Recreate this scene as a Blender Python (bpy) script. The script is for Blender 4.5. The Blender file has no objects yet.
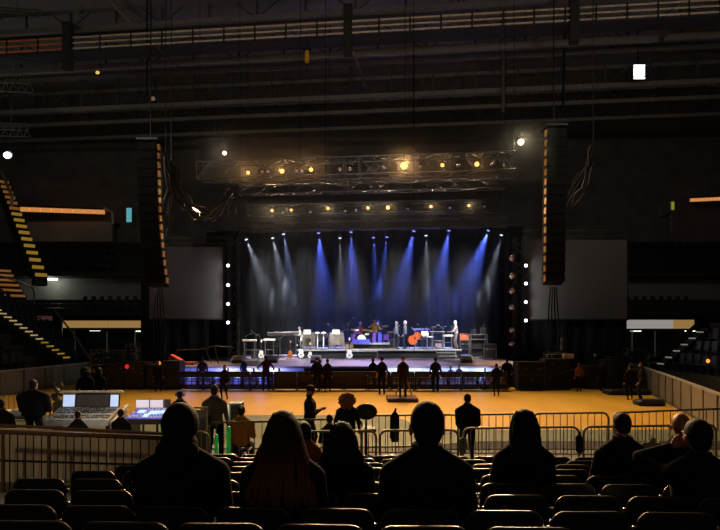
import bpy, math, random
import numpy as np
from mathutils import Vector, Matrix, Euler
random.seed(7)
PI = math.pi
scene = bpy.context.scene
COL = scene.collection
F = 541.0; HZ = 329.0; CZ = 3.1

def W(px, py, d):
    return Vector(((px-360)*d/F, d, CZ-(py-HZ)*d/F))
def XX(px, d): return (px-360)*d/F
def ZZ(py, d): return CZ-(py-HZ)*d/F
R = math.radians

# ------------------------------------------------------------------ materials
def lin(c):
    c = c/255.0
    return c/12.92 if c <= 0.04045 else ((c+0.055)/1.055)**2.4
MATS = {}
def mat(name, rgb, rough=0.6, metal=0.0, emit=0.0, ergb=None, var=0.25, scale=6.0, bump=0.0, spec=0.5, grain=None):
    if name in MATS: return MATS[name]
    m = bpy.data.materials.new(name); m.use_nodes = True
    nt = m.node_tree; b = nt.nodes['Principled BSDF']
    col = [lin(v) for v in rgb]
    b.inputs['Roughness'].default_value = rough
    b.inputs['Metallic'].default_value = metal
    b.inputs['Specular IOR Level'].default_value = spec
    tc = nt.nodes.new('ShaderNodeTexCoord')
    nz = nt.nodes.new('ShaderNodeTexNoise'); nz.inputs['Scale'].default_value = scale
    nz.inputs['Detail'].default_value = 4
    if grain:
        mp = nt.nodes.new('ShaderNodeMapping'); mp.inputs['Scale'].default_value = grain
        nt.links.new(tc.outputs['Object'], mp.inputs['Vector']); nt.links.new(mp.outputs['Vector'], nz.inputs['Vector'])
    else:
        nt.links.new(tc.outputs['Object'], nz.inputs['Vector'])
    cr = nt.nodes.new('ShaderNodeValToRGB')
    cr.color_ramp.elements[0].position = 0.3; cr.color_ramp.elements[1].position = 0.7
    cr.color_ramp.elements[0].color = [max(0, v*(1-var)) for v in col]+[1]
    cr.color_ramp.elements[1].color = [min(1, v*(1+var)) for v in col]+[1]
    nt.links.new(nz.outputs['Fac'], cr.inputs['Fac'])
    nt.links.new(cr.outputs['Color'], b.inputs['Base Color'])
    if bump:
        bp = nt.nodes.new('ShaderNodeBump'); bp.inputs['Strength'].default_value = bump; bp.inputs['Distance'].default_value = 0.02
        nt.links.new(nz.outputs['Fac'], bp.inputs['Height']); nt.links.new(bp.outputs['Normal'], b.inputs['Normal'])
    if emit:
        e = ergb or rgb
        b.inputs['Emission Color'].default_value = [lin(v) for v in e]+[1]
        b.inputs['Emission Strength'].default_value = emit
    MATS[name] = m
    return m

def M(k): return MATS[k]
# general
mat('black_paint', (16,16,17), .45); mat('black_matte', (9,9,9), .9); mat('black_gloss', (12,12,13), .25)
mat('black_cloth', (10,10,11), .95, scale=30, bump=.2); mat('black_vinyl', (5,5,7), .5, scale=40, bump=.1)
mat('dark_metal', (46,44,42), .4, .8); mat('chair_tube', (92,82,68), .3, .9)
mat('steel', (120,114,104), .38, .85); mat('galvanised', (122,118,106), .42, .8, scale=18)
mat('truss_alu', (74,70,65), .45, .7); mat('roof_steel', (120,114,105), .6, .1)
mat('ochre_ply', (190,148,28), .55, scale=.9, var=.1, grain=(1,.35,1))
mat('grey_cover', (86,100,80), .7, scale=1.5, var=.15); mat('concrete', (86,82,76), .85, scale=2)
mat('plywood', (176,156,124), .7, scale=3, grain=(1,1,.15)); mat('brown_ply', (46,34,26), .6, scale=3)
mat('dasher_white', (112,108,100), .5, scale=1.2, var=.15); mat('dasher_rail', (150,148,144), .4)
mat('wall_dark', (104,96,90), .9, scale=.6); mat('wall_grey', (132,128,124), .9, scale=.5, var=.12)
mat('stand_dark', (40,38,36), .9); mat('seat_plastic', (34,34,37), .35)
mat('stage_deck', (126,114,128), .35, scale=.8, var=.2); mat('stage_side', (22,20,22), .8)
mat('skirt_white', (205,205,222), .6); mat('drape', (8,8,10), .95, scale=3, grain=(14,1,.2), bump=.6)
mat('screen_cloth', (78,74,70), .85, scale=.5, var=.08); mat('riser_edge', (128,126,124), .4)
mat('case_black', (24,24,26), .5, scale=10); mat('case_edge', (150,148,144), .35, .8)
mat('console_grey', (182,180,172), .5); mat('console_dark', (40,40,42), .5); mat('key_white', (225,225,222), .4)
mat('piano_black', (14,14,15), .2); mat('chrome', (200,200,205), .18, 1.0); mat('brass', (196,160,80), .3, .9)
mat('guitar_white', (226,224,216), .3); mat('guitar_sun', (160,92,40), .3); mat('wood_orange', (150,62,18), .35, scale=5, grain=(1,1,.2))
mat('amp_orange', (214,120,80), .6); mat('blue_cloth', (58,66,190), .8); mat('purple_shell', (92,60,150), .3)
mat('tan_cloth', (112,104,92), .9, scale=12, bump=.3); mat('drum_head', (220,218,212), .5); mat('red_plastic', (190,36,24), .5)
mat('yellow_paint', (220,160,30), .5); mat('cable', (60,54,46), .3, .3); mat('cream_paint', (206,196,168), .6)
mat('painted_edge_glow', (214,158,76), .5, .1, scale=8); mat('paper', (210,208,200), .8)
# emitters
mat('lens_warm', (255,190,110), .3, emit=2.6, ergb=(255,172,84)); mat('lens_white', (255,250,240), .3, emit=6, ergb=(255,225,180))
mat('lens_big', (255,190,110), .3, emit=3.6, ergb=(255,170,80))
mat('lens_blue', (80,90,255), .3, emit=2.2, ergb=(135,145,255)); mat('lens_cool', (235,240,255), .3, emit=2.5, ergb=(205,215,255))
mat('lens_pale', (235,240,255), .3, emit=5, ergb=(225,230,255))
mat('step_yellow', (160,130,40), .4, emit=.26, ergb=(228,178,62)); mat('step_orange', (200,130,60), .4, emit=.16, ergb=(230,150,66))
mat('step_white', (230,220,190), .4, emit=.32, ergb=(235,205,140)); mat('tube_white', (240,250,235), .4, emit=1.6, ergb=(235,255,225))
mat('strip_orange', (230,150,80), .4, emit=.62, ergb=(240,160,84)); mat('board_tan', (214,170,104), .5, emit=.36, ergb=(220,172,104), scale=.35, var=.3)
mat('board_white', (200,194,190), .5, emit=.42, ergb=(205,198,192), var=.04); mat('board_pink', (160,110,100), .5, emit=.06, ergb=(190,130,120))
mat('sign_teal', (120,210,220), .4, emit=.5, ergb=(110,210,225)); mat('screen_lit', (190,205,235), .3, emit=.85, ergb=(190,210,245))
mat('screen_pink', (225,215,220), .3, emit=.8, ergb=(228,214,222)); mat('screen_dim', (70,64,58), .3, emit=.06, ergb=(120,110,100))
mat('surface_blue', (60,70,190), .4, emit=.5, ergb=(76,84,215)); mat('surface_cyan', (170,220,255), .4, emit=1.1, ergb=(165,222,255))
mat('led_blue', (80,110,255), .3, emit=1.6, ergb=(70,100,255)); mat('led_red', (255,50,30), .3, emit=.6, ergb=(255,45,30)); mat('led_amber', (255,170,60), .3, emit=1.2, ergb=(255,165,60))
mat('green_glow', (60,200,90), .4, emit=.09, ergb=(50,205,90)); mat('pale_glow', (200,240,210), .4, emit=.5, ergb=(190,235,205))
mat('flood_face', (250,250,255), .3, emit=2.2, ergb=(245,248,255)); mat('lamp_house', (240,245,255), .3, emit=3.0, ergb=(225,235,255))

# ------------------------------------------------------------------ mesh builder
class MB:
    def __init__(s): s.v=[]; s.f=[]
    def add(s, vs, fs):
        o=len(s.v); s.v.extend([tuple(v) for v in vs]); s.f.extend([tuple(i+o for i in f) for f in fs]); return s
    def box(s, c, size, rz=0.0, rx=0.0, ry=0.0, taper=1.0):
        hx,hy,hz=[q/2 for q in size]
        m=Euler((rx,ry,rz)).to_matrix(); c=Vector(c)
        pts=[]
        for z in (-hz,hz):
            t = taper if z>0 else 1.0
            for x,y in ((-hx,-hy),(hx,-hy),(hx,hy),(-hx,hy)): pts.append(c+m@Vector((x*t,y*t,z)))
        return s.add(pts,[(3,2,1,0),(4,5,6,7),(0,1,5,4),(1,2,6,5),(2,3,7,6),(3,0,4,7)])
    def bbox(s, c, size, r=.02, rz=0, rx=0, ry=0):
        # box with bevelled vertical edges and top/bottom chamfer
        hx,hy,hz=[q/2 for q in size]; r=min(r,hx*.9,hy*.9,hz*.9)
        m=Euler((rx,ry,rz)).to_matrix(); c=Vector(c); pts=[]; fs=[]
        def ring(ex,ey,z):
            o=[]
            for sx,sy in ((-1,-1),(1,-1),(1,1),(-1,1)):
                a=(sx*(ex-r),sy*ey); b=(sx*ex,sy*(ey-r))
                o += [a,b] if sx*sy>0 else [b,a]
            # order so it walks round
            q=[(-ex,-(ey-r)),(-(ex-r),-ey),(ex-r,-ey),(ex,-(ey-r)),(ex,ey-r),(ex-r,ey),(-(ex-r),ey),(-ex,ey-r)]
            return [c+m@Vector((x,y,z)) for x,y in q]
        k=r*.7
        for ex,ey,z in ((hx-k,hy-k,-hz),(hx,hy,-hz+k),(hx,hy,hz-k),(hx-k,hy-k,hz)): pts+=ring(ex,ey,z)
        for j in range(3):
            for i in range(8): fs.append((j*8+i,j*8+(i+1)%8,(j+1)*8+(i+1)%8,(j+1)*8+i))
        fs.append(tuple(range(7,-1,-1))); fs.append(tuple(range(24,32)))
        return s.add(pts,fs)
    def tube(s, p0, p1, r, n=6, r1=None):
        return s.path([p0,p1], r if r1 is None else [r,r1], n)
    def path(s, pts, r, n=6, closed=False):
        pts=[Vector(p) for p in pts]; k=len(pts)
        rs = r if isinstance(r,(list,tuple)) else [r]*k
        vs=[]; fs=[]; prev=None
        for i,p in enumerate(pts):
            if closed: t=pts[(i+1)%k]-pts[i-1]
            else: t=pts[min(i+1,k-1)]-pts[max(i-1,0)]
            if t.length<1e-9: t=Vector((0,0,1))
            t.normalize()
            if prev is None:
                a=Vector((0,0,1)) if abs(t.z)<.9 else Vector((1,0,0))
                u=t.cross(a).normalized()
            else:
                u=(prev-t*prev.dot(t))
                u=u.normalized() if u.length>1e-6 else t.orthogonal().normalized()
            prev=u; w=t.cross(u)
            for j in range(n):
                a=2*PI*j/n+PI/n
                vs.append(p+(u*math.cos(a)+w*math.sin(a))*rs[i])
        m=k if closed else k-1
        for i in range(m):
            for j in range(n):
                a=i*n+j; b=i*n+(j+1)%n; i2=(i+1)%k
                fs.append((a,b,i2*n+(j+1)%n,i2*n+j))
        if not closed:
            fs.append(tuple(range(n-1,-1,-1))); fs.append(tuple(range((k-1)*n,k*n)))
        return s.add(vs,fs)
    def ell(s, c, rad, nu=12, nv=8, rot=None):
        c=Vector(c); vs=[]; fs=[]
        m=rot if rot is not None else Matrix.Identity(3)
        vs.append(c+m@Vector((0,0,-rad[2])))
        for i in range(1,nv):
            a=-PI/2+PI*i/nv
            for j in range(nu):
                b=2*PI*j/nu
                vs.append(c+m@Vector((rad[0]*math.cos(a)*math.cos(b),rad[1]*math.cos(a)*math.sin(b),rad[2]*math.sin(a))))
        vs.append(c+m@Vector((0,0,rad[2])))
        top=len(vs)-1
        for j in range(nu):
            fs.append((0,1+(j+1)%nu,1+j))
            fs.append((top,1+(nv-2)*nu+j,1+(nv-2)*nu+(j+1)%nu))
        for i in range(nv-2):
            for j in range(nu):
                a=1+i*nu+j; b=1+i*nu+(j+1)%nu
                fs.append((a,b,b+nu,a+nu))
        return s.add(vs,fs)
    def cap(s, p0, p1, r0, r1, n=10):
        p0=Vector(p0); p1=Vector(p1); t=p1-p0; L=t.length
        if L<1e-6: return s.ell(p0,(r0,)*3)
        t/=L; pts=[]; rs=[]
        for a in (1.0,.8,.5): pts.append(p0-t*r0*a*.98); rs.append(max(r0*math.sqrt(max(0,1-a*a)),r0*.05))
        pts.append(p0); rs.append(r0); pts.append(p1); rs.append(r1)
        for a in (.5,.8,1.0): pts.append(p1+t*r1*a*.98); rs.append(max(r1*math.sqrt(max(0,1-a*a)),r1*.05))
        return s.path(pts,rs,n)
    def loft(s, rings, n=16):
        # rings: (centre, rx, ry) horizontal-ish ellipses
        vs=[];fs=[]
        for c,rx,ry in rings:
            for j in range(n):
                a=2*PI*j/n
                vs.append((c[0]+rx*math.cos(a),c[1]+ry*math.sin(a),c[2]))
        for i in range(len(rings)-1):
            for j in range(n):
                fs.append((i*n+j,i*n+(j+1)%n,(i+1)*n+(j+1)%n,(i+1)*n+j))
        fs.append(tuple(range(n-1,-1,-1))); fs.append(tuple(range((len(rings)-1)*n,len(rings)*n)))
        return s.add(vs,fs)
    def prism(s, poly, y0, y1, mtx=None):
        # polygon in xz extruded along y
        n=len(poly); m=mtx if mtx is not None else Matrix.Identity(4)
        vs=[m@Vector((x,y0,z)) for x,z in poly]+[m@Vector((x,y1,z)) for x,z in poly]
        fs=[tuple(range(n)),tuple(range(2*n-1,n-1,-1))]
        for i in range(n): fs.append((i,i+n,(i+1)%n+n,(i+1)%n))
        return s.add(vs,fs)
    def slab(s, poly, z0, z1):
        n=len(poly)
        vs=[(x,y,z0) for x,y in poly]+[(x,y,z1) for x,y in poly]
        fs=[tuple(range(n-1,-1,-1)),tuple(range(n,2*n))]
        for i in range(n): fs.append((i,(i+1)%n,(i+1)%n+n,i+n))
        return s.add(vs,fs)
    def lathe(s, prof, c=(0,0,0), n=16, axis='z', rot=None):
        vs=[];fs=[]; c=Vector(c); m=rot if rot is not None else Matrix.Identity(3)
        for r,z in prof:
            for j in range(n):
                a=2*PI*j/n
                vs.append(c+m@Vector((r*math.cos(a),r*math.sin(a),z)))
        for i in range(len(prof)-1):
            for j in range(n):
                fs.append((i*n+j,i*n+(j+1)%n,(i+1)*n+(j+1)%n,(i+1)*n+j))
        fs.append(tuple(range(n-1,-1,-1))); fs.append(tuple(range((len(prof)-1)*n,len(prof)*n)))
        return s.add(vs,fs)
    def build(s, name, material, parent=None, origin=(0,0,0), smooth=False):
        me=bpy.data.meshes.new(name)
        o=Vector(origin)
        me.from_pydata([(v[0]-o[0],v[1]-o[1],v[2]-o[2]) for v in s.v],[],s.f)
        me.materials.append(M(material) if isinstance(material,str) else material)
        if smooth:
            me.polygons.foreach_set('use_smooth',[True]*len(me.polygons))
        me.update()
        ob=bpy.data.objects.new(name,me); COL.objects.link(ob)
        if parent is not None: ob.parent=parent
        else: ob.location=o
        return ob

def fixn(ob):
    import bmesh
    bm=bmesh.new(); bm.from_mesh(ob.data); bmesh.ops.recalc_face_normals(bm,faces=bm.faces); bm.to_mesh(ob.data); bm.free()
def tag(o, label, cat, group=None):
    o['label']=label; o['category']=cat
    if group: o['group']=group
    return o
def thing(name, label, cat, loc=(0,0,0), rz=0.0, group=None):
    o=bpy.data.objects.new(name,None); COL.objects.link(o); o.empty_display_size=.1
    o.location=loc; o.rotation_euler=(0,0,rz)
    return tag(o,label,cat,group)
def struct(o): o['kind']='structure'; return o
def dup(root, loc, rz=None, label=None, group=None, scale=None):
    r=root.copy(); COL.objects.link(r); r.location=loc
    if rz is not None: r.rotation_euler=(0,0,rz)
    if scale: r.scale=(scale,)*3
    if label: r['label']=label
    if group: r['group']=group
    for ch in list(root.children):
        c=ch.copy(); COL.objects.link(c); c.parent=r
        for g in ch.children:
            d=g.copy(); COL.objects.link(d); d.parent=c
    return r
ORD=['first','second','third','fourth','fifth','sixth','seventh','eighth','ninth','tenth','eleventh','twelfth','thirteenth','fourteenth','fifteenth','sixteenth','seventeenth','eighteenth','nineteenth','twentieth']

def light(kind, loc, energy, color=(1,1,1), target=None, angle=40, blend=.5, size=.1):
    l=bpy.data.lights.new('lamp_'+kind.lower(),kind); l.energy=energy; l.color=color
    if kind=='SPOT': l.spot_size=R(angle); l.spot_blend=blend; l.shadow_soft_size=size
    elif kind=='POINT': l.shadow_soft_size=size
    elif kind=='AREA': l.size=size
    o=bpy.data.objects.new('lamp_'+kind.lower(),l); COL.objects.link(o); o.location=loc
    if target is not None:
        o.rotation_euler=(Vector(target)-Vector(loc)).to_track_quat('-Z','Y').to_euler()
    return o
# ------------------------------------------------------------------ people
def remesh(mb, voxel, smooth=3, fac=.5):
    me=bpy.data.meshes.new('tmp'); me.from_pydata(mb.v,[],mb.f)
    ob=bpy.data.objects.new('tmp',me); COL.objects.link(ob)
    r=ob.modifiers.new('r','REMESH'); r.mode='VOXEL'; r.voxel_size=voxel
    if smooth:
        sm=ob.modifiers.new('s','SMOOTH'); sm.iterations=smooth; sm.factor=fac
    dg=bpy.context.evaluated_depsgraph_get(); dg.update()
    ev=ob.evaluated_get(dg); m2=ev.to_mesh()
    n=len(m2.vertices); v=np.empty(n*3); m2.vertices.foreach_get('co',v); v=v.reshape(-1,3)
    f=[tuple(p.vertices) for p in m2.polygons]
    ev.to_mesh_clear()
    bpy.data.objects.remove(ob); bpy.data.meshes.remove(me)
    return v,f

def ik(a,b,l1,l2,pole):
    a=Vector(a);b=Vector(b); d=b-a; L=d.length
    if L>(l1+l2)*.995: b=a+d*((l1+l2)*.995/L); d=b-a; L=d.length
    t=d/L; x=(l1*l1-l2*l2+L*L)/(2*L); h=math.sqrt(max(0,l1*l1-x*x))
    p=Vector(pole); p=p-t*p.dot(t)
    p=p.normalized() if p.length>1e-6 else t.orthogonal().normalized()
    return a+t*x+p*h, b

HEADS={}; HANDS={}
def head_proto(vox):
    if vox in HEADS: return HEADS[vox]
    b=MB()
    b.ell((0,-.012,.025),(.076,.096,.094),16,12)            # skull
    b.ell((0,.022,-.035),(.058,.066,.078),14,10)            # face
    b.ell((0,.045,-.088),(.034,.036,.028),10,8)             # chin
    b.cap((0,.088,.008),(0,.104,-.024),.010,.014,8)         # nose
    for s in (-1,1):
        b.ell((s*.079,-.008,-.012),(.011,.022,.032),8,8)    # ears
        b.ell((s*.03,.078,.022),(.024,.014,.009),8,6)       # brow
    b.cap((0,-.02,-.07),(0,-.026,-.105),.052,.05,12)        # neck
    v,f=remesh(b,vox,2)
    e=MB()
    for s in (-1,1): e.ell((s*.031,.078,-.002),(.012,.011,.009),8,6)
    l=MB(); l.ell((0,.083,-.064),(.024,.009,.008),8,6)
    HEADS[vox]=(v,f,np.array(e.v),e.f,np.array(l.v),l.f); return HEADS[vox]
def hand_proto(vox,curl):
    k=(vox,curl)
    if k in HANDS: return HANDS[k]
    b=MB()   # right hand, wrist at origin, fingers along -z, palm facing +y ... thumb on +x side towards body front
    b.cap((0,0,.015),(0,0,-.03),.026,.03,10)
    for i in range(4):
        x=-.03+.02*i
        b.cap((x*.55,0,-.02),(x,0,-.085),.0145,.0125,8)
        L=(.062,.076,.082,.072)[i]; a=0; p=Vector((x,0,-.088))
        for seg,fr in enumerate((.42,.33,.25)):
            a+=curl*(.5 if seg==0 else .8)
            q=p+Vector((x*.1,math.sin(a),-math.cos(a)))*L*fr
            b.cap(p,q,.0098-.0008*seg,.009-.0008*seg,8); p=q
    b.cap((.022,.004,-.022),(.045,.018,-.055),.015,.012,8); b.cap((.045,.018,-.055),(.05,.032,-.085),.0115,.0095,8)
    HANDS[k]=remesh(b,vox,1,.4); return HANDS[k]

HAIRS={}
def hair_mesh(kind, vox):
    k=(kind,vox)
    if k in HAIRS: return HAIRS[k]
    b=MB(); rnd=random.Random(3)
    if kind=='short':
        b.ell((0,-.024,.034),(.083,.098,.098),16,12); b.ell((0,-.05,-.02),(.07,.062,.075),12,10)
    elif kind=='crop':
        b.ell((0,-.018,.032),(.080,.097,.094),16,12); b.ell((0,-.045,-.015),(.068,.062,.065),12,10)
    elif kind=='bob':
        b.ell((0,-.022,.03),(.094,.106,.105),16,12); b.ell((0,-.045,-.06),(.098,.075,.12),14,10)
        for s in (-1,1): b.ell((s*.07,0,-.06),(.03,.05,.1),10,8)
    elif kind=='frizzy':
        b.ell((0,-.03,.01),(.15,.13,.15),16,12)
        for i in range(60):
            a=rnd.uniform(0,2*PI); z=rnd.uniform(-1,1); q=math.sqrt(1-z*z)
            p=(.145*q*math.cos(a),-.03+.125*q*math.sin(a)-.02,.01+.145*z-.02)
            if p[1]>.03: continue
            b.ell(p,(.035,.035,.035),6,5)
    elif kind=='cap':
        b.ell((0,-.012,.045),(.092,.108,.095),16,12); b.lathe([(.088,-.02),(.094,-.015),(.094,.03),(.088,.035)],(0,-.012,.03),18)
    elif kind=='brimhat':
        b.ell((0,-.012,.06),(.09,.105,.085),16,12); b.lathe([(.0,-.012),(.165,-.012),(.168,0),(.165,.012),(.0,.012)],(0,-.005,.05),20)
    elif kind=='bun':
        b.ell((0,-.024,.034),(.084,.1,.1),16,12); b.ell((0,-.05,-.02),(.07,.062,.07),12,10); b.ell((0,-.115,.06),(.045,.04,.045),12,8)
    elif kind=='hood':
        b.ell((0,-.035,.02),(.105,.112,.125),16,12); b.ell((0,-.06,-.1),(.11,.085,.1),14,10)
    v,f=remesh(b,vox,2); HAIRS[k]=(v,f); return HAIRS[k]
def long_hair(length, width, seed):
    rnd=random.Random(seed); b=MB()
    b.ell((0,-.022,.032),(.088,.104,.104),18,14)
    for i in range(130):
        a=rnd.uniform(-2.0,2.0)            # angle around the back of the head, 0 = straight back
        r0=.08; x=math.sin(a)*.084; y=-.02-math.cos(a)*.09
        L=length*rnd.uniform(.82,1.0); pts=[];rs=[]
        sp=1+width*rnd.uniform(.6,1.05); ph=rnd.uniform(0,6)
        x0=math.sin(a)*.05; y0=-.02-math.cos(a)*.055
        pts.append((x0,y0,.115)); rs.append(.012)
        pts.append((x*.95,y*.98,.06)); rs.append(.015)
        for k in range(1,8):
            t=k/7
            wv=.012*math.sin(ph+t*7)
            pts.append((x*(1+(sp-1)*t)+wv, (y-.02*t)*(1+.1*t)+min(0,-.02)*t+wv*.5, .04-L*t)); rs.append(.015*(1-.55*t))
        b.path(pts,rs,5)
    return np.array(b.v), b.f

def rotm(yaw=0,pitch=0,roll=0): return Euler((pitch,roll,yaw)).to_matrix()
SKIN={}
def skin(rgb):
    n='skin_%d_%d_%d'%rgb
    return mat(n,rgb,.55,var=.08,scale=20)
def cloth(rgb):
    n='cloth_%d_%d_%d'%rgb
    return mat(n,rgb,.95,var=.18,scale=25,bump=.15,spec=.15)
def hairm(rgb):
    n='hair_%d_%d_%d'%rgb
    return mat(n,rgb,.7,var=.35,scale=20,grain=(6,6,.6),spec=.2)
mat('eye',(40,34,30),.2); mat('lip',(140,80,72),.5)

def hair_gradient(a,b,z0,z1):  # blends hair colour from dark crown to lighter ends
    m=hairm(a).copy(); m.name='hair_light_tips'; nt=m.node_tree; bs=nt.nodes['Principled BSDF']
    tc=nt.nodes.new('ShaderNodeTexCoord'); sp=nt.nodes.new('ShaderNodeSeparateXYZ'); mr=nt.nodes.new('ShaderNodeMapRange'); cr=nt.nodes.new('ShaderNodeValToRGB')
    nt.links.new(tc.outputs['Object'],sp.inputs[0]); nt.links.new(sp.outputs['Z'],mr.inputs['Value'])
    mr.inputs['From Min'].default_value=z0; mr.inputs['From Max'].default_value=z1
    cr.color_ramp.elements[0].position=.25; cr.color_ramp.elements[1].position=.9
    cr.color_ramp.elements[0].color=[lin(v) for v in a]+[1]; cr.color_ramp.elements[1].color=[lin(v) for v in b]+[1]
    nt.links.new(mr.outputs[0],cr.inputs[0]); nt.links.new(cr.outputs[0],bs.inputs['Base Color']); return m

def person(label, X, Y, zf, top, rz=0, pose='stand', skinc=(178,134,108), topc=(20,20,24), legc=(18,18,22), shoec=(14,14,14),
           hair='short', hairc=(24,18,14), bulk=1.0, head=(0,0,0), lean=0.0, hands=None, curl=.5, lod=1, short=False, group=None, hairlen=.5, hairw=.7,
           hood=False, seat=.46, hs=1.0, pole=None, tip=None):
    """top = height of the crown above the floor under the feet; figure faces local +y"""
    vox=(.014,.020,.030)[lod]; hv=(.006,.009,.013)[lod]
    sit = pose=='sit'
    s = (top-seat)/.90 if sit else top/1.76
    b=MB(); zones=[]      # (p0,p1,r0,r1,zone)
    def limb(p0,p1,r0,r1,z):
        b.cap(p0,p1,r0,r1,12); zones.append((Vector(p0),Vector(p1),r0,r1,z))
    ph = seat+.085*s if sit else .93*s     # pelvis height
    def T(x,y,z):         # torso point at height z above the pelvis, with forward lean
        c,sn=math.cos(lean),math.sin(lean)
        return Vector((x*s, (y*c+z*sn)*s, ph+(z*c-y*sn)*s))
    B=bulk
    rings=[(T(0,0,-.10),.10*s,.08*s),(T(0,0,-.06),.15*s,.112*s),(T(0,-.005,.02),.168*s*B,.122*s*B),(T(0,0,.14),.150*s*B,.112*s*B),(T(0,.005,.28),.165*s*B,.122*s*B),
           (T(0,0,.39),.172*s*B,.122*s*B),(T(0,-.005,.44),.135*s*B,.104*s*B),(T(0,-.012,.51),.085*s*B,.08*s),(T(0,-.015,.56),.062*s,.06*s)]
    b.loft(rings,18)
    zones.append((T(0,0,.05),T(0,0,.45),.15*s*B,.15*s*B,1)); zones.append((T(0,0,-.03),T(0,0,-.06),.14*s,.13*s,2))
    # neck + head
    hc = T(0,.012,.69)
    limb(T(0,-.014,.53),hc+Vector((0,-.02,-.07))*s,.058*s,.052*s,0)
    zones[-1]=(T(0,-.014,.60),hc,.05*s,.05*s,0)
    for q in (-1,1): limb(T(q*.03,-.014,.55),T(q*.178*B,-.006,.405),.055*s,.066*s*B,1)
    limb(T(-.15*B,-.005,.40),T(.15*B,-.005,.40),.066*s*B,.066*s*B,1)
    # legs
    for sd in (-1,1):
        hip=T(sd*.095,0,-.03)
        if sit:
            foot=Vector((sd*.14*s,.50*s,.07)); 
        else:
            foot=Vector((sd*.12*s,-.02+(.06 if sd>0 else -.03),.08*s))
        l1=.43*s; l2=.42*s
        if sit and foot.z<hip.z-.8*s: pass
        kn,an=ik(hip,foot,l1,l2,(sd*.1,1,.4 if sit else .1))
        limb(hip,kn,.092*s,.064*s,2); limb(kn,an,.060*s,.043*s,2)
        limb(an+Vector((0,-.045,-.035))*s,an+Vector((sd*.02,.15,-.048))*s,.036*s,.032*s,3)
    # arms
    hpos=[]
    for i,sd in enumerate((-1,1)):
        sh=T(sd*.185*B,-.005,.40)
        if hands and hands[i] is not None:
            t=hands[i]; hd=Vector((t[0]*s,t[1]*s,t[2]*s))
            hd = hd+Vector((0,0,ph)) 
        elif sit: hd=Vector((sd*.13*s,.30*s,ph+.10*s))
        else: hd=T(sd*.235*B,.10,-.08)
        el,hd=ik(sh,hd,.29*s,.26*s,pole[i] if pole and pole[i] else (sd*(.6 if sit or (hands and hands[i]) else .35),-.9,-.3))
        limb(sh,el,.056*s*B,.045*s*B,1); limb(el,hd,.043*s*(B if not short else .85),.031*s,0 if short else 1)
        limb(hd,hd+(hd-el).normalized()*.03*s,.026*s,.026*s,0)
        hpos.append((sd,el,hd))
    v,f=remesh(b,vox,4 if lod==0 else 3)
    # zone of every face
    cen=np.array([v[list(q)].mean(0) for q in f])
    best=np.full(len(f),1e9); zi=np.zeros(len(f),int)
    for p0,p1,r0,r1,z in zones:
        a=np.array(p0); d=np.array(p1)-a; L=max(1e-9,d@d)
        t=np.clip((cen-a)@d/L,0,1); dist=np.linalg.norm(cen-a-t[:,None]*d,axis=1)-(r0+(r1-r0)*t)
        m=dist<best; best[m]=dist[m]; zi[m]=z
    V=[v]; FF=list(f); ZI=list(zi); n=len(v)
    def join(vv,ff,z):
        nonlocal n
        V.append(vv); FF.extend([tuple(i+n for i in q) for q in ff]); ZI.extend([z]*len(ff)); n+=len(vv)
    hm=np.array(Matrix(rotm(*head))@Matrix.Rotation(-lean*.4,3,'X'))
    def place(vv): return (vv*s*hs)@hm.T+np.array(hc)
    H=head_proto(hv)
    join(place(H[0]),H[1],0); join(place(H[2]),H[3],4); join(place(H[4]),H[5],5)
    hvx,hf=hand_proto((.0045,.006,.008)[lod],curl)
    for sd,el,hd in hpos:
        z=(el-hd).normalized(); y=Vector((0,1,0)) if abs(z.y)<.85 else Vector((0,0,1))
        x=y.cross(z).normalized(); y=z.cross(x)
        # thumb (+x local) should point inward/forward: mirror for right side
        m=np.array(Matrix((x*( -1 if sd>0 else 1),y,z)).transposed())
        vv=(hvx*s)@m.T+np.array(hd)
        ff=[q[::-1] for q in hf] if sd>0 else hf
        join(vv,ff,0)
    allv=np.concatenate(V)
    me=bpy.data.meshes.new('person'); me.from_pydata(allv.tolist(),[],FF)
    for m_ in (skin(skinc),cloth(topc),cloth(legc),cloth(shoec),M('eye'),M('lip')): me.materials.append(m_)
    me.polygons.foreach_set('material_index',ZI); me.polygons.foreach_set('use_smooth',[True]*len(FF)); me.update()
    o=bpy.data.objects.new('person',me); COL.objects.link(o); o.location=(X,Y,zf); o.rotation_euler=(0,0,rz)
    tag(o,label,'person',group)
    def child(name,vv,ff,m_):
        me=bpy.data.meshes.new(name); me.from_pydata([tuple(q) for q in vv],[],ff); me.materials.append(m_)
        me.polygons.foreach_set('use_smooth',[True]*len(ff)); me.update()
        c=bpy.data.objects.new(name,me); COL.objects.link(c); c.parent=o; return c
    if hair=='long':
        vv,ff=long_hair(hairlen,hairw,int(abs(X)*100)); child('hair',place(vv),ff,hairm(hairc) if tip is None else hair_gradient(hairc,tip,float(hc[2])+.06,float(hc[2])-.42))
    elif hair in ('cap','brimhat'):
        vv,ff=hair_mesh(hair,hv); child('hat',place(vv),ff,cloth(hairc))
    elif hair: 
        vv,ff=hair_mesh(hair,hv); child('hair',place(vv),ff,hairm(hairc))
    if hood:
        h=MB(); h.ell(T(0,-.085,.56),(.135*s,.085*s,.085*s),14,10); h.ell(T(0,-.10,.50),(.11*s,.06*s,.11*s),14,10)
        hv2,hf2=remesh(h,.012,3); child('hood',hv2,hf2,cloth(topc))
    if lod<=1:
        c=MB(); c.path([T(.070*math.cos(a),-.014+.066*math.sin(a),.575+.012*math.sin(a)) for a in np.linspace(0,2*PI,17)[:-1]],.026*s,6,closed=True)
        child('collar',np.array(c.v),c.f,cloth(tuple(min(255,q+6) for q in topc)))
    o['hand_world']=0
    del o['hand_world']
    return o,[ (Matrix.Rotation(rz,3,'Z')@h[2])+Vector((X,Y,zf)) for h in hpos]
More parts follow.
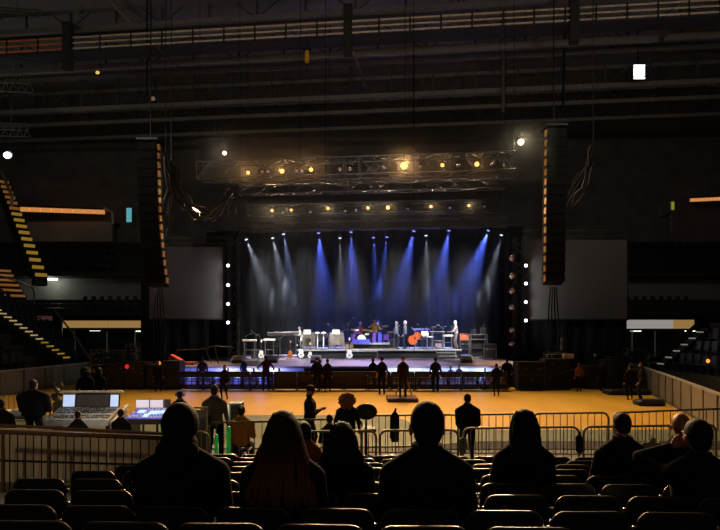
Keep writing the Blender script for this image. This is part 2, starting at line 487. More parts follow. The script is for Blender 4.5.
# ------------------------------------------------------------------ arena shell
TH=R(5.9)                                     # the hall's cross direction is turned a little against the view
UD=Vector((math.cos(TH),-math.sin(TH),0))
struct(MB().box((0,27,-.15),(110,74,.3)).build('floor','concrete'))
RW=[(9.9,12.0),(10.9,16.4),(12.4,20.8),(13.6,24.5),(14.6,27.7),(15.3,31.5)]       # foot of the right boards
LW=[(-18.6,12.0),(-17.6,19.0),(-16.8,25.2),(-16.0,31.0),(-14.6,33.5)]
fp=[(-17.6,16.2)]+[(x+.25,y) for x,y in LW[1:4]]+[(-14,31.5),(14.6,31.5)]+[(x-.2,y) for x,y in (RW[4],RW[3],RW[2],RW[1])]
o=MB().slab(fp,.0,.018).build('floor_covering','ochre_ply'); struct(o); fixn(o)
o=MB().slab([(-17.5,13.2),(-17.3,19.3),(1.1,19.3),(1.9,17.2),(2.1,16.5),(11.3,16.5),(11,14.8),(3.4,14.8),(1.5,14.2)],.0,.03).build('floor_mat','grey_cover'); struct(o); fixn(o)
o=MB().slab([(1.5,13.9),(2.2,14.8),(10.6,14.8),(10.3,13.9)],.0,.022).build('floor_runner','black_matte'); struct(o); fixn(o)
def boards(name, pts, nper, inward):
    # panels between posts with a pale cap rail
    pan=MB(); post=MB(); rail=MB(); P=[Vector((x,y,0)) for x,y in pts]
    for a,b in zip(P[:-1],P[1:]):
        n=max(1,round((b-a).length/nper)); ang=math.atan2((b-a).y,(b-a).x)
        for i in range(n):
            c=a+(b-a)*((i+.5)/n); L=(b-a).length/n
            pan.box((c.x,c.y,.55),(L-.03,.10,1.04),rz=ang)
            e=a+(b-a)*(i/n); post.box((e.x,e.y,.55),(.07,.16,1.1),rz=ang)
        c=(a+b)/2; rail.bbox((c.x,c.y,1.12),((b-a).length+.05,.16,.07),.015,rz=ang)
    o=struct(pan.build(name,'dasher_white')); post.build('post','steel',o); rail.build('cap_rail','dasher_rail',o); return o
boards('wall_right',RW,1.5,-1); boards('wall_left',LW,1.5,1)
# roof, end wall
struct(MB().box((0,24,25.2),(110,80,.4)).build('ceiling','roof_steel'))
struct(MB().box((0,62,12),(110,.5,26)).build('wall_back','wall_dark'))
struct(MB().box((-50,27,12),(.5,72,26)).build('wall_west','wall_dark'))
struct(MB().box((50,27,12),(.5,72,26)).build('wall_east','wall_dark'))
# end stands (two tiers) – one block left, one block right of the stage, built behind it in one run
def xx(px,d): return XX(px,d)
struct(MB().box((0,52.2,1.6),(70,.4,3.2)).build('wall_concourse','black_matte'))
for i,px in enumerate((74,107,135,152,632,655)):
    c=W(px,345,50.3); struct(MB().bbox((c.x,50.3,1.55),(.12,.12,3.1),.02).build('column','cream_paint'))
struct(MB().box((0,51.2,3.02),(70,2.4,.14)).build('slab_mezzanine','stand_dark'))
def board(px0,px1,y0,y1,d,m,lab,name='fascia_board'):
    a=W(px0,y0,d); b=W(px1,y1,d)
    t=thing(name,lab,'lit board',((a.x+b.x)/2,d,b.z))
    L=b.x-a.x; h=a.z-b.z
    MB().box((0,0,h/2),(L,.08,h)).build('panel',m,t); 
    MB().box((0,0,h+.03),(L+.1,.16,.06)).box((0,0,-.03),(L+.1,.16,.06)).build('frame','stand_dark',t); return t
board(62,107,320.6,327.8,49.9,'board_tan','tan lit fascia board above the concourse, left of the stage, nearer the stairs')
board(107.6,152,320.6,327.8,49.9,'board_tan','tan lit fascia board above the concourse, left of the stage, ending at the speaker hang')
board(627,673,319.8,328.6,49.9,'board_white','pale white lit fascia board above the concourse, right of the stage')
board(673.6,694,319.8,328.6,49.9,'board_tan','short tan lit fascia board above the concourse, right of the stage')
board(30,52,316,320.5,46,'board_pink','dim pinkish board low on the corner stand left of the stage','advert_board')
def tier(name, x0, x1, d0, d1, z0, z1, n, m='stand_dark'):
    b=MB()
    for i in range(n):
        da=d0+(d1-d0)*i/n; z=z0+(z1-z0)*i/max(1,n-1)
        b.box(((x0+x1)/2,(da+d1)/2,(z0-.3+z)/2),(x1-x0,d1-da,z-z0+.3))
    return struct(b.build(name,m))
TL0,TL1=-42.0,xx(150,51); TR0,TR1=xx(560,51),42.0
seat_mesh=None
def arena_seat():
    s=MB(); s.bbox((0,.0,.42),(.44,.40,.07),.03); s.bbox((0,.22,.68),(.44,.06,.52),.03,rx=-.12); s.box((0,.05,.2),(.10,.10,.4))
    return s.build('arena_seat','seat_plastic')
seat0=arena_seat(); seat_used=[False]
def place_seat(x,y,z,rz,label,group):
    if not seat_used[0]: o=seat0; seat_used[0]=True
    else: o=seat0.copy(); COL.objects.link(o)
    o.location=(x,y,z); o.rotation_euler=(0,0,rz); tag(o,label,'seat',group)
for side,(a,b) in (('left',(TL0,TL1)),('right',(TR0,TR1))):
    # lower tier above the fascia
    n=3; zl0=ZZ(312,50.5); zl1=ZZ(300,53)
    tier('terrace',a,b,50.2,53.6,zl0,zl1,n)
    rl=MB()
    for z in (.35,.75): rl.tube((a,50.15,zl0+z),(b,50.15,zl0+z),.025,6)
    k=int((b-a)/2)
    for i in range(k+1): x=a+(b-a)*i/k; rl.tube((x,50.15,zl0-.1),(x,50.15,zl0+.75),.02,6)
    struct(rl.build('trim_1','steel'))
    struct(MB().box(((a+b)/2,54,(zl0+ZZ(273,54))/2),(b-a,.4,ZZ(273,54)-zl0)).build('wall_mezzanine','wall_grey'))
    struct(MB().box(((a+b)/2,52.6,ZZ(274.6,51.4)),(b-a,2.8,.3)).build('slab_balcony','stand_dark'))
    # upper tier
    zu0=ZZ(272,52.6); zu1=ZZ(243,58)
    tier('terrace',a,b,52.3,59,zu0,zu1,5)
    rl=MB(); 
    for z in (.4,.8): rl.tube((a,52.2,zu0+z),(b,52.2,zu0+z),.02,6)
    for i in range(k+1): x=a+(b-a)*i/k; rl.tube((x,52.2,zu0-.1),(x,52.2,zu0+.8),.018,6)
    struct(rl.build('trim_2','dark_metal'))
    if side=='left': sx0,sx1=xx(28,59.2),xx(112,59.2); fy0,fy1=222,238
    else: sx0,sx1=xx(672,59.2),34; fy0,fy1=214,229
    struct(MB().box(((sx0+sx1)/2,59.4,(ZZ(fy0,59.4)+ZZ(fy1+4,59.4))/2),(sx1-sx0,.4,ZZ(fy0,59.4)-ZZ(fy1+4,59.4))).build('wall_suite','wall_grey'))
    struct(MB().box(((sx0+sx1)/2,60.3,ZZ(fy0,59.4)),(sx1-sx0,1.9,.15)).build('slab_suite','stand_dark'))
    for q in (0,1,2,3):
        d=52.3+(59-52.3)*q/5+.55; z=zu0+(zu1-zu0)*q/4
        if side=='left': p0,p1=xx(36,d),xx(112,d)
        else: p0,p1=xx(629,d),xx(720,d)
        x=p0
        while x<p1:
            place_seat(x,d,z,0,'dark plastic seat in the upper block %s of the stage'%side,'upper block seats %s of the stage'%side); x+=.78
    for q in (0,1):
        d=50.2+3.4*q/3+.45; z=zl0+(zl1-zl0)*q/2
        p0,p1=(xx(84,d),xx(142,d)) if side=='left' else (xx(629,d),xx(690,d))
        x=p0
        while x<p1:
            place_seat(x,d,z,0,'dark plastic seat in the box row above the fascia, %s of the stage'%side,'box row seats %s of the stage'%side); x+=.8
# lit strips of the suite ledges
def strip(p0,p1,h,m,lab):
    a=Vector(p0);b=Vector(p1); c=(a+b)/2; ang=math.atan2((b-a).y,(b-a).x)
    t=thing('ledge_light',lab,'light strip',(c.x,c.y,min(a.z,b.z)),0)
    s=MB(); n=8
    for i in range(n):
        u=a+(b-a)*((i+.04)/n); v=a+(b-a)*((i+.96)/n)
        s.path([u-Vector((c.x,c.y,min(a.z,b.z))),v-Vector((c.x,c.y,min(a.z,b.z)))],h/2,4)
    s.build('light_bar',m,t)
    q=Vector((c.x,c.y,min(a.z,b.z))); MB().path([a-q+Vector((0,.1,h*.62)),b-q+Vector((0,.1,h*.62))],h*.3,4).build('ledge','stand_dark',t)
    return t
strip(W(19,209.2,56.5),W(105,212.2,58.5),.55,'strip_orange','long orange lit ledge on the upper stand left of the stage')
strip(W(690,200.2,58.5),W(724,198.6,56.5),.42,'strip_orange','orange lit ledge on the upper stand right of the stage')
struct(MB().path([W(104,208,58.4),W(112,212,58.2),W(113,224,58.2)],.13,6).build('trim_3','cream_paint'))
t=thing('wall_lamp','greenish wall lamp at the end of the right suite ledge','lamp',W(672,207,57))
MB().bbox((0,0,.1),(.45,.25,1.0),.06).build('lamp_body','cream_paint',t); MB().bbox((0,-.16,.1),(.3,.1,.8),.04).build('lamp_glass',mat('lamp_green',(220,220,110),.4,emit=.35,ergb=(190,190,70)),t)
o=MB().bbox((0,0,0),(.55,.12,1.5),.03).build('lit_sign','sign_teal'); o.location=W(129,215,58); tag(o,'small upright teal lit sign on the dark wall left of the speaker hang','sign')
# fluorescent tube over the vomitory
t=thing('strip_lamp','white fluorescent tube lamp on the wall left of the stage','lamp',W(49,279,53.5))
MB().bbox((0,0,0),(1.75,.12,.26),.04).build('tube','tube_white',t); MB().bbox((0,.1,.16),(1.9,.2,.12),.03).build('housing','cream_paint',t)
light('POINT',W(49,281,52.5),60,(.9,1,.85),size=.4)
for i,(px,py) in enumerate(((95,330.6),(140,331.2),(636,331),(690,331))):
    t=thing('ceiling_lamp','small bright ceiling lamp under the fascia, %s'%('left of the stage, nearer the stairs','left of the stage, nearer the speaker hang','right of the stage, below the white board','right of the stage, below the tan board')[i],'lamp',W(px,py,51))
    MB().bbox((0,0,0),(.9,.3,.10),.03).build('diffuser','tube_white',t); MB().bbox((0,0,.1),(1.0,.4,.08),.03).build('housing','stand_dark',t)

mat('step_pale',(190,184,176),.5,emit=.22,ergb=(205,198,188))
# ---- stairs with step lights
def stairs(name,label,p0,p1,w,n,mlist,side=Vector((1,0,0)),lit=1):
    p0=Vector(p0);p1=Vector(p1); t=thing(name,label,'staircase',p0)
    run=Vector((p1.x-p0.x,p1.y-p0.y,0)); dr=run.normalized(); sd=Vector((dr.y,-dr.x,0))
    ang=math.atan2(dr.y,dr.x); stp=run.length/n; rise=(p1.z-p0.z)/n
    for i in range(n):
        c=dr*(stp*(i+.5)); z=rise*(i+1)
        MB().box((c.x,c.y,z-rise*.75),(stp,w,rise*1.5),rz=ang).build('step','stand_dark',t)
        if i%lit==0:
            e=dr*(stp*i-.03); m=mlist[min(len(mlist)-1,int(i*len(mlist)/n))]
            MB().box((e.x,e.y,z-rise*.30),(.06,w*.9,rise*.38),rz=ang).build('step_light',m,t)
    return t,dr,sd
t,dr,sd=stairs('staircase','tall staircase of yellow lit steps on the upper stand at far left',W(41,281,47),W(2,182,60),1.0,16,['step_yellow','step_yellow','step_yellow','step_orange','step_orange'])
rl=MB()
for q in (-1,):
    a=W(8,222,56)-t.location; b=W(1,172,60)-t.location
    rl.path([W(11.5,214,55)-t.location,W(12,196,55.5)-t.location,W(1.5,172,60)-t.location],.16,6)
rl.build('handrail','cream_paint',t)
t,dr,sd=stairs('staircase','aisle stairs with small lit steps between seat rows at lower left',W(66,360,31.0),W(-8,309,32),.55,14,['step_yellow','step_white','step_white'])
t,dr,sd=stairs('staircase','short flight of dim orange steps at left edge above the aisle stairs',W(14,300,40),W(-2,270,45),1.6,6,['step_orange'])
t2,dr,sd=stairs('staircase','aisle stairs with pale lit steps between seat rows at far right',W(661,366,28.2),W(708,328,28.9),.45,12,['step_pale'],lit=2)
# curved rail of the vomitory, left
o=MB().path([W(0,276,40),W(20,282,40),W(32,287,40),W(34,292,40),W(34,305,40)],.06,8).build('guard_rail','steel'); tag(o,'curved steel guard rail at left edge above the aisle stairs','railing')
o=MB().path([W(55,311,36),W(75,336,33.5),W(94,366,31.2)],.06,8).path([W(75,336,33.5),W(75,350,33.5)],.05,6).path([W(62,320,35),W(62,336,35)],.05,6).build('guard_rail','galvanised'); tag(o,'sloping grey handrail at the end of the lower left stand','railing')
# lower side stands
def side_stand(sgn, xs, d0, d1, n, gap, label, group):
    b=MB()
    for k in range(n):
        x0=xs+sgn*.85*k; z=.95+.62*k
        b.box((x0+sgn*4,(d0+d1)/2,z/2),(8,d1-d0,z))
    struct(b.build('terrace','stand_dark'))
    for k in range(n):
        x=xs+sgn*(.85*k+.45); z=.95+.62*k; d=d0+.4
        while d<d1-.3:
            px=360+F*x/d
            if not (gap[0]<d-gap[2]*k<gap[1]) and -14<px<734:
                place_seat(x,d,z,sgn*-PI/2,label,group)
            d+=.62
side_stand(-1,-17.4,16,36,8,(29.2,31.2,.16),'dark plastic seat in the lower stand at far left','lower stand seats at left')
side_stand(1,15.7,19,29.6,6,(27.6,28.9,.12),'dark plastic seat in the lower stand at far right','lower stand seats at right')
# dark edge of the right stand
o=MB().path([W(655,361,29.8),W(700,322,30.2),W(716,311,30.2)],.12,6).build('guard_rail','dark_metal'); tag(o,'dark sloping handrail above the right hand aisle stairs','railing')

# ------------------------------------------------------------------ roof steelwork
def cross(D,y360): # point at picture centre column for a cross beam at depth D
    return W(360,y360,D)
def on(c,px,dz=0):  # point on the line through c in the cross direction, seen at column px
    k=(px-360)/F
    # c.x + t*ux = k*(c.y + t*uy)
    t=(k*c.y-c.x)/(UD.x-k*UD.y)
    p=c+UD*t; p.z+=dz; return p
mat('web_steel',(62,58,54),.7,.0)
def roof_truss(D,y,h,label,px0=-60,px1=790,thick=.30):
    c=cross(D,y); a=on(c,px0); b=on(c,px1)
    t=thing('roof_truss',label,'roof truss',c)
    L=(b-a).length; u=(b-a).normalized(); ang=math.atan2(u.y,u.x); m=(a+b)/2-c
    MB().box((m.x,m.y,0),(L,.30,thick),rz=ang).build('chord','roof_steel',t)
    MB().box((m.x,m.y,h),(L,.30,.3),rz=ang).build('chord','roof_steel',t)
    w=MB(); n=int(L/3.2)
    for i in range(n):
        p=a+u*(L*i/n)-c; q=a+u*(L*(i+1)/n)-c
        w.tube(p if i%2 else p+Vector((0,0,h)), q+Vector((0,0,h)) if i%2 else q, .04,5); 
        w.box((p.x,p.y,h/2),(.12,.12,h),rz=ang)
    w.build('web','web_steel',t); return t
roof_truss(38,54,2.2,'dark steel roof truss second above the stage, just under the railed catwalk',thick=.42)
roof_truss(43,97,2.6,'dark steel roof truss midway between catwalk and stage lights',thick=.35)
roof_truss(46.5,112,2.8,'dark steel roof truss directly behind the midway one',thick=.3)
roof_truss(50.5,128,2.6,'farthest dark steel roof truss, low above the stage lights',thick=.28)
roof_truss(35.5,12,2.6,'dark steel roof truss nearest the camera, at the very top',thick=.3)
# catwalk with three rails
c=cross(33,33); t=thing('catwalk','long railed catwalk crossing under the roof','catwalk',c)
a=on(c,-60);b=on(c,790); L=(b-a).length; ang=math.atan2(UD.y,UD.x); m=(a+b)/2-c
MB().box((m.x,m.y+.6,-.12),(L,1.2,.12),rz=ang).build('walkway','stand_dark',t)
for i,z in enumerate((.05,.40,.75)):
    for q,(p0,p1,mm) in enumerate(((-60,64,'rail_rust'),(73,345,'rail_grey'),(352,570,'rail_grey'),(578,790,'rail_grey'))):
        if mm=='rail_rust': mat('rail_rust',(230,130,66),.5,.0); mat('rail_grey',(205,188,165),.5,.0)
        u=on(c,p0)-c; v=on(c,p1)-c
        MB().path([u+Vector((0,0,z)),v+Vector((0,0,z))],.055,6).build('rail',mm,t)
p=MB()
for px in range(-55,790,31): q=on(c,px)-c; MB().box((q.x,q.y,.35),(.10,.10,1.0),rz=ang).build('post','stand_dark',t)
for px in (68,348,574): q=on(c,px)-c; MB().box((q.x,q.y,.2),(.5,.5,3.0),rz=ang).build('hanger','stand_dark',t)
# braces and pipes
def pipe(pts,r,label,name='roof_brace',m='galvanised',cat='pipe'):
    o=MB().path(pts,r,6).build(name,m); return tag(o,label,cat)
pipe([W(345,34,33),W(357,62,34.5),W(367,91,37)],.09,'slanting grey pipe brace hanging under the catwalk, above the stage centre')
pipe([W(683,-6,33),W(668,32,34),W(661,43,35)],.09,'slanting grey pipe brace at upper right')
pipe([W(158,47,34),W(172,62,36),W(184,71,38)],.07,'short slanting brace under the catwalk at upper left')
pipe([W(105,-4,33),W(130,22,35)],.10,'short thick roof brace at the top left corner','roof_brace','roof_steel')
pipe([W(204,-4,36),W(223,18,39)],.10,'steep roof brace right of the thick brace at the top','roof_brace','roof_steel')
pipe([W(72,28,36),W(80,2,36)],.07,'upright roof brace at upper left above the catwalk','roof_brace','roof_steel')
pipe([W(503,-25,38),W(503,113,38)],.12,'vertical drop pipe under the roof, right of centre','drop_pipe')
pipe([W(566,-25,38),W(563,112,39)],.10,'vertical drop pipe under the roof above the right speaker hang','drop_pipe','dark_metal')
pipe([W(147,-20,36),W(147,96,36)],.06,'thin drop pipe at upper left carrying a small lamp','drop_pipe','dark_metal')
pipe([W(652,99,44),W(657,86,44)],.06,'tiny slanting strut on the midway truss at right')
# floodlight
t=thing('floodlight','square white floodlight glowing under the roof at upper right','floodlight',W(639,72,39.5))
MB().bbox((0,0,0),(.80,.16,.62),.03).build('lit_face','flood_face',t)
MB().bbox((0,.16,0),(.9,.3,1.1),.04).build('housing','dark_metal',t)
MB().box((0,-.05,.44),(.80,.1,.09)).box((0,-.05,-.47),(.8,.1,.09)).build('light_slot','flood_face',t)
MB().tube((0,.15,.55),(0,.15,3.1),.05).build('bracket','dark_metal',t)
# chain hoist
t=thing('chain_hoist','yellow chain hoist hanging below the catwalk','hoist',W(307,57,33.5))
MB().bbox((0,0,0),(.26,.26,.75),.05).build('hoist_body','yellow_paint',t); MB().tube((0,0,.35),(0,0,1.45),.025).tube((0,0,-.9),(0,0,-.35),.02).build('chain','dark_metal',t); MB().bbox((0,0,.45),(.5,.2,.14),.03).build('bracket','dark_metal',t)
# house lamps
def house_lamp(px,py,d,r,m,label,energy=0,col=(1,1,1)):
    t=thing('house_lamp',label,'lamp',W(px,py,d))
    MB().lathe([(r*.5,.02),(r,.05),(r*1.05,.12),(r*.6,.45),(r*.2,.5)],(0,0,0),14,rot=Matrix.Rotation(R(-70),3,'X')).build('shade','dark_metal',t)
    MB().ell((0,-.06,0),(r*.85,r*.5,r*.7),12,8).build('bulb',m,t)
    MB().tube((0,.3,.1),(0,.3,1.5),.03).build('bracket','dark_metal',t)
    if energy: light('POINT',W(px,py,d)+Vector((0,-.6,-.1)),energy,col,size=.2)
house_lamp(8,155.5,40,.34,'lamp_house','cool white house lamp at the left edge above the upper staircase',140,(.85,.92,1))
house_lamp(98,73,36,.16,mat('bulb_yellow',(240,210,110),.3,emit=.8,ergb=(240,205,100)),'tiny yellow house lamp near the roof at upper left')
house_lamp(153,99,38,.22,mat('bulb_dim',(200,170,140),.3,emit=.12,ergb=(210,170,140)),'small dim lamp on the thin drop pipe at upper left')

def strut_cluster(label,d,px0,py0,px1,py1):
    a=W(px0,py0,d); b=W(px1,py1,d); t=thing('strut_frame',label,'roof frame',a); h=b.z-a.z; L=b.x-a.x; f=MB()
    for z in (0,h*.5,h): f.tube((0,0,z),(L,.6,z+.15),.05,6)
    for i in range(5): x=L*i/4; f.tube((x,0,0),(x+L*.12,.3,h),.035,5); f.tube((x,0,h),(x+L*.15,.3,0),.03,5)
    f.tube((L*.5,.3,h),(L*.5,.3,h+2.2),.03,5); f.build('pipes','galvanised',t); return t
strut_cluster('pale lattice of roof struts at the left edge, upper of two',36,-6,91,26,73)
strut_cluster('pale lattice of roof struts at the left edge, lower of two',42,-6,136,24,123)
strut_cluster('pale bits of roof frame in the top left corner',34,-6,13,34,7)
light('SPOT',W(-40,120,30),260,(1,.95,.88),W(8,100,38),60,.9,.3)
# ------------------------------------------------------------------ stage, rigging
DS=28.5; SZ=1.15
sx0,sx1=XX(176,DS),XX(537,DS)
t=thing('stage_platform','wide concert stage platform with a shiny pale deck','stage',((sx0+sx1)/2,DS,0))
w=sx1-sx0
MB().bbox((0,6.6,SZ-.06),(w,13.2,.12),.03).build('deck','stage_deck',t)
MB().box((0,6.6,(SZ-.12)/2),(w-.3,12.8,SZ-.12)).build('base','stage_side',t)
n=14
for i in range(n):
    x=-w/2+w*(i+.5)/n
    if not (0.36<(i+.5)/n<0.58): MB().bbox((x,.10,.90),(w/n-.10,.06,.32),.015).build('skirt_panel','skirt_white',t)
s=MB(); s.slab([(w/2,0),(w/2+1.3,1.6),(w/2+1.3,4),(w/2,4)],SZ-.12,SZ); o=s.build('ramp','stage_deck',t); fixn(o)
# risers
def riser(label,px0,px1,d0,dp,z0,z1):
    x0,x1=XX(px0,d0),XX(px1,d0); t=thing('stage_riser',label,'riser',((x0+x1)/2,d0,z0))
    MB().bbox((0,dp/2,z1-z0-.05),(x1-x0,dp,.10),.02).build('top','riser_edge',t)
    MB().box((0,dp/2+.03,(z1-z0-.1)/2),(x1-x0-.1,dp-.1,z1-z0-.1)).build('skirt','black_cloth',t)
    return t
RZ=1.75
riser('long black skirted riser behind the band with a pale top edge',297,462,35.5,5.0,SZ,RZ)
riser('small black drum riser on top of the long riser',346,390,37.2,2.8,RZ,2.12)
# steps up the riser
t=thing('riser_steps','small pale framed steps at the right end of the long riser','steps',(XX(446,35.2),34.7,SZ))
for i in range(2): MB().bbox((0,.2+.25*i,.2+.2*i),(1.3,.3,.05),.01).build('step','riser_edge',t)
f=MB(); f.tube((-.62,.55,.0),(.62,.55,.0),.02).tube((-.62,.05,.2),(.62,.05,.2),.02)
for x in (-.62,.62): f.tube((x,.05,.2),(x,.55,.2),.02); f.tube((x,.05,0),(x,.55,.5),.02); f.tube((x,.55,0),(x,.55,.5),.02); f.tube((x,.05,.0),(x,.05,.2),.02)
f.build('frame','riser_edge',t)
t=thing('equipment_tray','open pale framed tray on the floor in front of the drum riser','tray',(XX(362,34.9),34.9,SZ))
f=MB()
for z in (.05,.5):
    for y in (-.3,.3): f.tube((-1.0,y,z),(1.0,y,z),.02)
    for x in (-1,1): f.tube((x,-.3,z),(x,.3,z),.02)
for x in (-1,1):
    for y in (-.3,.3): f.tube((x,y,0),(x,y,.5),.02)
f.build('frame','riser_edge',t); MB().bbox((0,0,.2),(1.7,.45,.2),.03).build('case','case_black',t)

# drapes
def drape(name,label,px0,px1,d,ytop,zbot,folds=.9,amp=.12,m='drape'):
    x0,x1=XX(px0,d),XX(px1,d); zt=ZZ(ytop,d); b=MB(); n=max(6,int((x1-x0)*10)); vs=[];fs=[]
    for r,z in enumerate((zbot,zt)):
        for th in (0,.03):
            for i in range(n+1):
                x=x0+(x1-x0)*i/n; y=d+amp*math.sin(x*2*PI/folds)+amp*.5*math.sin(x*4.1)+th
                vs.append((x,y,z))
    N=n+1
    for i in range(n):
        fs+= [(i,i+1,2*N+i+1,2*N+i),(N+i+1,N+i,3*N+i,3*N+i+1),(i+1,i,N+i,N+i+1),(2*N+i,2*N+i+1,3*N+i+1,3*N+i)]
    b.add(vs,fs); t=thing(name,label,'curtain',((x0+x1)/2,d,zbot)); o=b.build('cloth',m,t)
    for v in o.data.vertices: v.co-=Vector(t.location)
    o.data.polygons.foreach_set('use_smooth',[True]*len(o.data.polygons))
    MB().tube((x0-(x0+x1)/2,0,zt-zbot+.03),((x1-x0)/2,0,zt-zbot+.03),.04).build('rail','dark_metal',t); return t
drape('backdrop_curtain','wide dark backdrop curtain behind the band',238,514,41.2,228,SZ)
drape('side_curtain','narrow black side curtain left of the backdrop',206,244,37.5,232,SZ)
drape('side_curtain','narrow black side curtain right of the backdrop',506,523,38.5,226,SZ)
drape('masking_curtain','black masking curtain below the left screen',160,209,35.2,319.5,.0)
drape('masking_curtain','wide black masking curtain below the right screen',526,627,35.2,320.5,.0)
drape('masking_curtain','tall black curtain strip left of the left screen',141,158,35.6,236,.0)
# screens
def screen(label,px0,px1,y0,y1,d):
    a=W(px0,y0,d);b=W(px1,y1,d); t=thing('projection_screen',label,'screen',((a.x+b.x)/2,d,b.z)); w=b.x-a.x;h=a.z-b.z
    MB().box((0,0,h/2),(w,.04,h)).build('screen_cloth','screen_cloth',t)
    f=MB()
    for z in (-.05,h+.05): f.bbox((0,.02,z),(w+.2,.1,.1),.02)
    for x in (-w/2-.05,w/2+.05): f.bbox((x,.02,h/2),(.1,.1,h+.1),.02)
    f.build('frame','black_paint',t)
    tr=MB()
    for y in (.1,.5):
        for z in (h+.25,h+.65): tr.tube((-w/2-.2,y,z),(w/2+.2,y,z),.03)
    k=int(w/.5)
    for i in range(k): 
        x0=-w/2+w*i/k; x1=-w/2+w*(i+1)/k; 
        for y in (.1,.5): tr.tube((x0,y,h+.25 if i%2 else h+.65),(x1,y,h+.65 if i%2 else h+.25),.016,4)
    tr.build('truss','truss_alu',t); return t
screen('dark blank projection screen left of the stage',150,223,247,318.5,34.6)
screen('dark blank projection screen right of the stage',527,626.5,240,319,34.6)

# ------------------------------------------------------------------ lighting trusses
def box_truss(name,label,c,px0,px1,s=.75,bay=.8,ry=0):
    a=on(c,px0)-c; b=on(c,px1)-c; t=thing(name,label,'truss',c); u=(b-a).normalized(); L=(b-a).length
    v=Vector((-u.y,u.x,0))
    cor=[v*(-s/2)+Vector((0,0,-s/2)),v*(s/2)+Vector((0,0,-s/2)),v*(s/2)+Vector((0,0,s/2)),v*(-s/2)+Vector((0,0,s/2))]
    ch=MB(); 
    for k in cor: ch.tube(a+k,b+k,.04,6)
    ch.build('chord','truss_alu',t)
    w=MB(); n=int(L/bay)
    for i in range(n):
        p=a+u*(L*i/n); q=a+u*(L*(i+1)/n)
        for j in range(4):
            k0,k1=cor[j],cor[(j+1)%4]
            w.tube(p+k0,q+k1,.022,4) if i%2 else w.tube(p+k1,q+k0,.022,4)
            w.tube(p+k0,p+k1,.02,4)
    w.build('lacing','truss_alu',t)
    sl=MB(); m=max(2,int(L/5))
    for i in range(m+1): p=a+u*(L*i/m); sl.tube(p+Vector((0,0,s/2)),p+Vector((0,0,24.6-c.z)),.02,5)
    sl.build('hanging_cable','dark_metal',t); return t
C1=cross(30,167.5); C2=cross(32.5,187); C3=cross(36,208.5); C4=cross(38.2,225)
box_truss('lighting_truss','topmost lighting truss with a row of warm lamps in front of the stage',C1,200,514,.95)
box_truss('lighting_truss','unlit lighting truss between the two rows of warm lamps',C2,240,505,.6)
box_truss('lighting_truss','lighting truss carrying the lower row of warm lamps',C3,248,500,.7)
box_truss('lighting_truss','rear lighting truss from which the blue beam lights hang',C4,240,506,.6)
def lamp_fixture(px,py,d,r,lens,label,tgt,name='spotlight',cat='spotlight',group=None,hang=.5,lenslook=True):
    p=W(px,py,d); dirv=(Vector(tgt)-p).normalized()
    rot=dirv.to_track_quat('-Y','Z').to_matrix()
    t=thing(name,label,cat,p,0,group)
    h=MB(); h.lathe([(r*.5,.65*r*2),(r*1.05,.45*r*2),(r*1.15,.0),(r*1.15,-.25*r),(r*.98,-.25*r)],(0,0,0),12,rot=rot@Matrix.Rotation(R(90),3,'X').inverted())
    h.build('lamp_body','black_paint',t)
    l=MB(); l.ell(rot@Vector((0,-.05,0)) ,(r*.93,r*.3,r*.93),14,8,rot=rot); l.build('lens',lens,t)
    y=MB()
    for s in (-1,1): y.tube((s*r*1.3,0,0),(s*r*1.3,0,r*1.9),r*.14,5)
    y.tube((-r*1.3,0,r*1.9),(r*1.3,0,r*1.9),r*.14,5); y.tube((0,0,r*1.9),(0,0,r*1.9+hang*.4),r*.2,6); y.build('yoke','black_paint',t)
    return p
cam=Vector((0,0,CZ))
def nth(i,n): return ORD[i]
warm1=[(248,172.5,.10),(282,171,.13),(311,169.5,.11),(404,165.5,.20),(442.5,165,.10),(477,164,.13)]
for i,(px,py,r) in enumerate(warm1):
    c=on(C1,px); d=c.y-.7
    lamp_fixture(px,py,d,r,'lens_big' if i==3 else 'lens_warm','%s warm lamp from the left on the topmost truss%s'%(ORD[i],', the largest and brightest' if i==3 else ''),(0,10,2.0),group=None)
for i,(px,py,r,m) in enumerate([(224.5,153,.11,'lens_white'),(521,142,.17,'lens_white')]):
    lamp_fixture(px,py,29.5,r,m,('white work lamp high above the left end of the top truss','large white work lamp high right of the top truss')[i],(0,8,2))
warm2=[(272,210.5,.10),(291,210,.09),(328,208.5,.10),(368,208,.10),(388,207.5,.13),(431,206.5,.10),(469,205.5,.09)]
for i,(px,py,r) in enumerate(warm2):
    c=on(C3,px); lamp_fixture(px,py,c.y-.6,r,'lens_warm','%s warm lamp from the left in the lower lamp row'%ORD[i],(0,10,2))
# dark fixtures between the lit ones
for i,px in enumerate((262,268,296,302,340,350,385,420,458,492)):
    c=on(C1,px); lamp_fixture(px,168-(px-360)*.035,c.y-.6,.13,'chrome','%s unlit spotlight from the left on the topmost truss'%ORD[i],(c.x,20,0))
for i,px in enumerate((283,310,345,356,408,450,484)):
    c=on(C3,px); lamp_fixture(px,210-(px-360)*.03,c.y-.5,.11,'chrome','%s unlit spotlight from the left in the lower lamp row'%ORD[i],(c.x,28,0))
